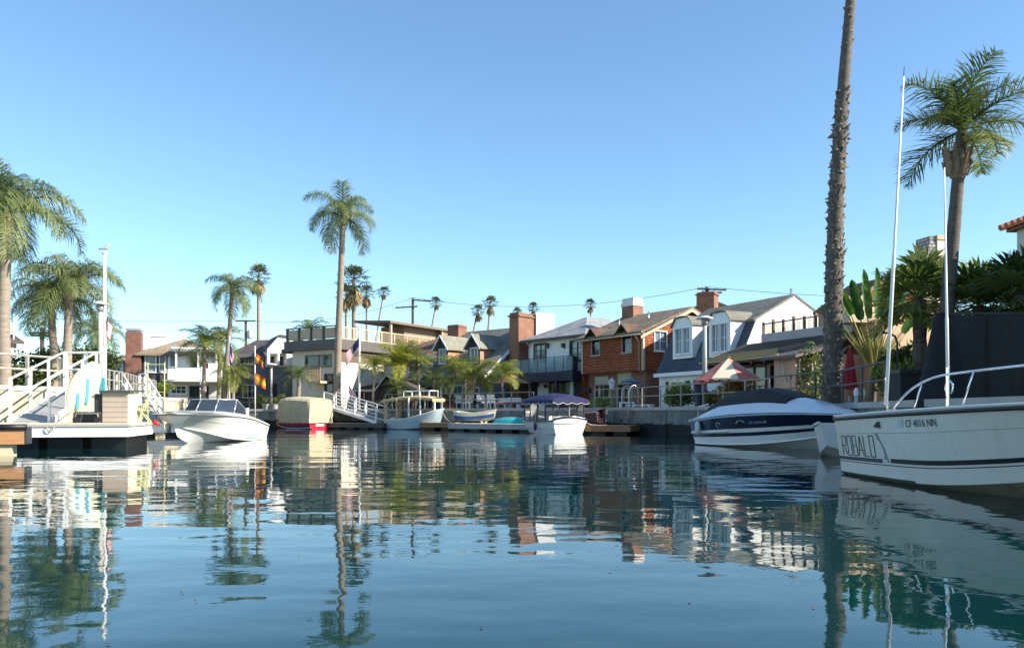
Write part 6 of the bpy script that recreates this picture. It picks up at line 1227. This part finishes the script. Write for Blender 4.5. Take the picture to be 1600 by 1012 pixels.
# ================================================================ terrace things
def parasol(label, px, D, zg, ytop, yrim, rad, cols, flaps=0, closed=False, pole=WOOD, name='parasol'):
    zt, zr_ = HZ(ytop, D) - zg, HZ(yrim, D) - zg; t = thing(name, label, 'parasol', (GX(px, D), D, zg)); part(t, 'pole', MB().tube([(0, 0, 0), (0, 0, zt + .08)], .03, 8), pole, True); part(t, 'base', MB().lathe([(.3, 0), (.3, .06), (.06, .12), (.05, .3)], 12), GREYM)
    n = 8
    for i in range(n):
        a0, a1 = 2*math.pi*i/n, 2*math.pi*(i+1)/n; mb = MB()
        if closed:
            rr = lambda s_: .05 + rad * s_ ** .8
            mb.grid([[Vector((rr(s_)*(1 - .28*math.sin(math.pi*k/6))*math.cos(a0+(a1-a0)*k/6), rr(s_)*(1 - .28*math.sin(math.pi*k/6))*math.sin(a0+(a1-a0)*k/6), zt + (zr_-zt)*s_)) for k in range(7)] for s_ in [j/8 for j in range(9)]])
        else:
            mb.grid([[Vector((rad*s_*math.cos(a0+(a1-a0)*k/6)*(1-.03*math.sin(math.pi*k/6)), rad*s_*math.sin(a0+(a1-a0)*k/6)*(1-.03*math.sin(math.pi*k/6)), zt + (zr_-zt)*(s_**1.08) - .04*math.sin(math.pi*s_)*math.sin(math.pi*k/6))) for k in range(7)] for s_ in [j/6 for j in range(7)]])
            if flaps: mb.grid([[Vector((rad*math.cos(a0+(a1-a0)*k/6), rad*math.sin(a0+(a1-a0)*k/6), zr_)) for k in range(7)], [Vector((rad*math.cos(a0+(a1-a0)*k/6), rad*math.sin(a0+(a1-a0)*k/6), zr_ - flaps*(.6+.4*abs(math.sin(math.pi*k/2)))))for k in range(7)]])
        part(t, 'panel', mb, cols[i % len(cols)], True)
        if not closed: part(t, 'rib', MB().tube([(0, 0, zt-.06), (rad*math.cos(a0), rad*math.sin(a0), zr_-.02)], .012, 4), pole)
    return t
def canvas(name, c, sp, spd):
    m = leaf(name, sp, c, .22, .85); return m
parasol('open parasol with faded red and cream printed panels', 1139, 35.2, ZR, 559, 592, 1.42, [canvas('faded_red_print', (.66, .26, .20), (.60, .10, .09), .5), canvas('cream_print', (.90, .84, .70), (.85, .68, .48), .8)], .1)
parasol('closed dark red parasol beside the ringed palm trunk', 1328, 26.9, ZR, 543, 608, .22, [leaf('dark_red_canvas', (.30, .02, .025), (.42, .04, .045), .3, .85)], closed=True)
parasol('tan parasol in front of the white house', 799, 54.6, ZR, 585, 598, 1.3, [leaf('sandy_canvas', (.55, .36, .20), (.62, .45, .27), .4, .85)], 0)
parasol('small blue parasol before the shingled house door', 988, 46.6, ZR, 591, 597, .75, [mat('slate_blue_canvas', (.09, .16, .27), .85)], 0, pole=GREYM)
t = thing('swim_ladder', 'steel swim ladder with curved handrails over the grey seawall', 'ladder', (GX(980, 43.2), 43.2, 0), R(-60))
for x in (-.3, .3): part(t, 'handrail', MB().tube([(x, .5, ZR), (x, .5, 2.3), (x, .42, 2.52), (x, .22, 2.6), (x, .02, 2.52), (x, -.12, 2.3), (x, -.15, .1)], .03, 8), STEEL, True)
for i in range(5): part(t, 'rung', MB().tube([(-.3, -.15, .3+i*.28), (.3, -.15, .3+i*.28)], .02, 6), STEEL, True)
t = thing('ladder_seat', 'pale boxy step at the top of the swim ladder', 'step', (GX(976, 44.0), 44.0, ZR)); part(t, 'step', MB().box(-.3, .5, -.2, .2, .25, .33), WHITE); part(t, 'support', MB().box(-.28, -.2, -.15, .15, 0, .25).box(.4, .48, -.15, .15, 0, .25), WHITE)
t = thing('storage_bench', 'white low bench on the path behind the swim ladder', 'bench', (GX(1000, 45), 45.0, ZR), R(-50)); part(t, 'seat', MB().box(-.9, .9, -.2, .2, .12, .2), WHITE); part(t, 'leg', MB().box(-.8, -.7, -.15, .15, 0, .12), WHITE); part(t, 'leg', MB().box(.7, .8, -.15, .15, 0, .12), WHITE)
t = thing('hydrant_post', 'dark bollard with red cap below the striped parasol', 'bollard', (GX(1091, 37.4), 37.4, ZR)); part(t, 'shaft', MB().lathe([(.2, 0), (.17, .1), (.17, 1.05)], 12), TRIMD, True); part(t, 'cap', MB().lathe([(.2, 1.05), (.21, 1.15), (.14, 1.28), (.05, 1.34), (.02, 1.36)], 12), mat('red_plastic', (.5, .02, .02)), True)
def pchair(label, px, D, rz, m):
    t = thing('patio_chair', label, 'chair', (GX(px, D), D, ZR), R(rz), 'patio chairs on the terrace'); part(t, 'seat', MB().box(-.27, .27, -.25, .25, .38, .45), m); part(t, 'backrest', MB().slab([(-.27, .22, .45), (.27, .22, .45), (.27, .32, .95), (-.27, .32, .95)], .05), m)
    for x in (-.25, .21):
        for y in (-.23, .2): part(t, 'leg', MB().box(x, x+.04, y, y+.04, 0, .38), m)
        part(t, 'armrest', MB().box(x, x+.05, -.25, .28, .62, .66), m)
WP = mat('white_resin', (.72, .71, .68), .5)
for i, (lb, px, D, rz) in enumerate([('white patio chair nearest the flowering pots', 717, 54.6, 20), ('white patio chair behind the rowboat bow', 731, 54.2, -30), ('white patio chair behind the rowboat outboard post', 752, 53.6, 10), ('white patio chair left of the pink cushioned bench', 769, 53.0, 160)]): pchair(lb, px, D, rz, WP)
pchair('dark patio chair behind the rowboat', 741, 54.6, 45, TRIMD)
t = thing('patio_table', 'round white table among the terrace chairs', 'table', (GX(760, 54.4), 54.4, ZR)); part(t, 'table_top', MB().lathe([(.5, .7), (.5, .74)], 16), WP); part(t, 'leg', MB().lathe([(.2, 0), (.05, .06), (.04, .7)], 10), WP)
for i, (lb, px, D, m) in enumerate([('bench with pink cushions on the terrace', 786, 52.6, mat('pink_cushion', (.55, .22, .20), .8)), ('bench with dark red cushions beside the navy canopy', 801, 51.6, mat('dark_red_cushion', (.25, .07, .09), .8))]):
    t = thing('garden_bench', lb, 'bench', (GX(px, D), D, ZR), R(-30)); part(t, 'cushion', MB().box(-.5, .5, -.25, .2, .3, .42), m); part(t, 'backrest', MB().box(-.5, .5, .2, .28, .3, .7), WP); part(t, 'leg', MB().box(-.48, -.42, -.22, .2, 0, .3), WP); part(t, 'leg', MB().box(.42, .48, -.22, .2, 0, .3), WP)
for i, (lb, px, D, m) in enumerate([('terracotta pot left of the terrace chairs', 698, 55.0, 0), ('terracotta pot behind the launch bow', 709, 54.9, 0), ('stone planter behind the two orange flags pole', 415, 62.6, 1), ('stone planter right of the thin lamp post', 430, 62.6, 1)]):
    t = thing('planter', lb, 'planter', (GX(px, D), D, ZR)); part(t, 'pot', MB().lathe([(.2, 0), (.28, .4), (.32, .45), (.28, .45)], 12), mat('terracotta', (.38, .16, .09), .8) if m == 0 else CONC); mb = MB(); rn = random.Random(i)
    for k in range(60): a = rn.uniform(0, 6.28); l = rn.uniform(.25, .6); dd = Vector((math.cos(a)*.5, math.sin(a)*.5, 1)).normalized(); s_ = Vector((-math.sin(a), math.cos(a), 0))*.03; b0 = Vector((0, 0, .42)); mb.face([b0 - s_, b0 + s_, b0 + dd*l + s_*.4, b0 + dd*l - s_*.4])
    part(t, 'leaves', mb, HEDGEY)
t = thing('thin_post', 'thin pale post in front of the middle terrace palm', 'post', (GX(728, 54.0), 54.0, ZR)); part(t, 'shaft', MB().lathe([(.05, 0), (.045, HZ(594, 54)-ZR)], 8), WHITE, True); part(t, 'cap', MB().lathe([(.07, HZ(594, 54)-ZR), (.02, HZ(594, 54)-ZR+.06)], 8), WHITE)
t = thing('thin_post', 'thin pale post left of the dark small palm, behind the launch roof', 'post', (GX(689, 56.4), 56.4, ZR)); part(t, 'shaft', MB().lathe([(.05, 0), (.045, HZ(605, 56.4)-ZR)], 8), WHITE, True); part(t, 'cap', MB().lathe([(.07, HZ(605, 56.4)-ZR), (.02, HZ(605, 56.4)-ZR+.06)], 8), WHITE)
for i, (lb, px, D, rz) in enumerate([('bare branched frangipani before the low pink house window', 1235, 32.9, 0), ('bare branched frangipani right of the window, tufted with leaves', 1258, 32.4, 1.3)]):
    t = thing('frangipani', lb, 'small tree', (GX(px, D), D, ZR), rz); mb = MB(); tips = []
    for k in range(5): a = k * 1.256; e = Vector((math.cos(a)*.45, math.sin(a)*.4, 1.75 + .15*k % .4)); mb.tube([(0, 0, 0), (e.x*.25, e.y*.25, .7), (e.x, e.y, 1.3), e], [.07, .055, .04, .03], 6); tips.append(e)
    part(t, 'trunk', mb, mat('pale_bark', (.40, .34, .29), .9, .2), True); mb = MB(); rn = random.Random(i)
    for e in tips:
        for k in range(12 if i else 6): a = rn.uniform(0, 6.28); dd = Vector((math.cos(a), math.sin(a), rn.uniform(.1, .9))).normalized(); s_ = Vector((-math.sin(a), math.cos(a), 0))*.05; mb.face([e, e + dd*.15 + s_, e + dd*.32, e + dd*.15 - s_])
    part(t, 'leaves', mb, HEDGEY)
t = thing('hoop_lamp', 'dark bent hoop pole behind the fishing boat antenna', 'post', (GX(1402, 25.5), 25.5, ZR)); hz_ = HZ(520, 25.5) - ZR; part(t, 'hoop', MB().tube([(0, 0, 0), (0, 0, hz_-.3), (-.08, 0, hz_-.1), (-.3, 0, hz_), (-.5, 0, hz_)], .035, 8), TRIMD, True); part(t, 'base', MB().lathe([(.1, 0), (.06, .12)], 8), TRIMD)
# ---- dark canvas enclosure and tarp on the right bank
DKC = mat('charcoal_canvas', (.027, .026, .024), .8, .35, .5, bump=.5, bscale=1.5, stretch=(1, 1, .35), dirt=(.035, .033, .03), dscale=.5, damt=.7)
t = thing('canvas_enclosure', 'tall charcoal canvas wall enclosing a mooring at the right edge', 'enclosure', (GX(1478, 19.0), 19.0, ZR)); zt = HZ(491, 19) - ZR
wm = MB(); wm.grid([[Vector((4.6*i/70, .035*math.sin(i*.55 + .6*math.sin(j*.5)) * (.25 + .75*j/12) - .012*math.sin(i*1.7+j), zt - (zt+1)*j/12 - .03*math.sin(i*.14)**2*(j == 0))) for i in range(71)] for j in range(13)]); part(t, 'canvas_wall', wm, DKC, True)
for i in range(5): part(t, 'seam', MB().box(.02 + .93*i, .05 + .93*i, -.075, -.055, -1.0, zt-.02), mat('seam_tape', (.012, .012, .012), .7)); part(t, 'canvas_return', MB().box(0, .06, .063, .35, -1.0, zt), DKC)
for i in range(4): part(t, 'frame_post', MB().box(1.5*i, 1.5*i+.08, .065, .14, -1.0, zt-.02), TRIMD)
part(t, 'top_hem', MB().box(-.03, 4.62, -.02, .08, zt+.003, zt+.05), TRIMD)
mb = MB(); rows = []; x0 = GX(1462, 18.6); rn = random.Random(4)
for i in range(12):
    s_ = i / 11; r = .16 + .62 * s_ ** 1.1; rows.append([Vector((r*math.cos(q)*(1+.07*math.sin(q*5+i*.3)), .55*r*math.sin(q)*(1+.07*math.sin(q*5)), zt*.98*(1-s_) - .6*s_)) for q in [2*math.pi*j/20 for j in range(20)]])
mb.grid(rows, closed=True); mb.face(rows[0]); solo('draped_tarp', 'black tarp draped into a cone beside the charcoal canvas wall', 'tarp', mb, mat('black_tarp', (.005, .005, .009), .8, .2, 2), (x0 + .05, 18.4, ZR), smooth=True)
t = thing('dark_box', 'low dark storage box behind the fishing boat bow rail', 'box', (GX(1407, 20.5), 20.5, ZR-.6)); w_ = GX(1462, 20.5) - GX(1407, 20.5); part(t, 'body', MB().box(0, w_, 0, .9, 0, HZ(583, 20.5)-ZR+.6), DKC); part(t, 'lid', MB().box(-.03, w_+.03, -.03, .93, HZ(583, 20.5)-ZR+.603, HZ(577, 20.5)-ZR+.6), TRIMD)
t = thing('dock_float', 'grey float under the charcoal canvas wall', 'dock', (9.4, 17.6, 0)); part(t, 'deck', MB().box(-.9, 5, .0, 2.2, .3, .38), PLANK); part(t, 'float', MB().box(-.8, 4.8, .2, 2.0, -.3, .297), BLACK)
for i, (lb, px) in enumerate([('left of two short white mooring posts behind the fishing boat', 1338), ('right of two short white mooring posts behind the fishing boat', 1348)]):
    t = thing('mooring_post', lb, 'post', (GX(px, 25.2), 25.2, .3), 0, 'mooring posts'); part(t, 'shaft', MB().lathe([(.06, -.8), (.06, 1.35)], 8), mat('grey_white_post', (.5, .5, .48), .6)); part(t, 'cap', MB().lathe([(.08, 1.35), (.08, 1.5), (.03, 1.6)], 8), WHITE)

# ---- fenders and mooring lines
def fender(label, p, m, r=.09, L=.45):
    t = thing('fender', label, 'fender', p, 0, 'boat fenders'); part(t, 'body', MB().lathe([(.02, -L/2), (r*.7, -L/2+.03), (r, -L/2+.09), (r, L/2-.09), (r*.7, L/2-.03), (.02, L/2)], 10), m, True); part(t, 'lanyard', MB().tube([(0, 0, L/2), (.02, .01, L/2+.45)], .012, 5), ROPE, True)
FEN = mat('grubby_fender', (.62, .61, .57), .5, .15, 4)
bo = bpy.data.objects['electric_boat']; fender('navy fender hanging on the side of the navy canopied boat', bo.matrix_basis @ Vector((1.6, 1.14, .38)), mat('navy_fender', (.02, .03, .10), .4), .08, .4)
bo = bpy.data.objects['bowrider']; fender('white fender hanging between the bowrider and the float', bo.matrix_basis @ Vector((3.3, -1.36, .55)), FEN)
bo = bpy.data.objects['speedboat']; fender('pale fender at the stern of the navy banded speedboat', bo.matrix_basis @ Vector((.45, -1.22, .55)), FEN)
def line(label, a, b, sag, r=.014, m=ROPE):
    a, b = Vector(a), Vector(b); solo('mooring_line', label, 'rope', MB().tube([a.lerp(b, i/12) - Vector((0, 0, sag*4*(i/12)*(1-i/12))) for i in range(13)], r, 5), m, group='mooring lines', smooth=True)
bo = bpy.data.objects['canopied_launch']; line('mooring line from the launch bow to the brown dock', bo.matrix_basis @ Vector((4.3, 0, 1.1)), (-3.9, 51.8, .5), .12)
bo = bpy.data.objects['speedboat']; line('mooring line from the speedboat stern to the seawall', bo.matrix_basis @ Vector((.2, 1.0, .9)), (9.7, 31.6, 1.3), .15)
bo = bpy.data.objects['electric_boat']; line('mooring line from the navy canopied boat to the sun-tinted plank dock', bo.matrix_basis @ Vector((.1, -.9, .75)), (4.4, 42.0, .5), .1)
mb = MB(); rn = random.Random(21)
for i in range(45):
    D = 3.2 + 26*rn.random()**1.6; x = rn.uniform(-.62, .6)*D; a = rn.uniform(0, 6.28); l = rn.uniform(.010, .028); d_ = Vector((math.cos(a), math.sin(a), 0))*l; e_ = Vector((-math.sin(a), math.cos(a), 0))*l*.4; c_ = Vector((x, D, .006)); mb.face([c_-d_, c_+e_, c_+d_+Vector((0, 0, .006)), c_-e_])
tag(link('floating_leaves', mb.mesh('floating_leaves', mat('dead_leaf', (.10, .07, .035), .8, .4))), 'small dead leaves floating on the water', kind='stuff')
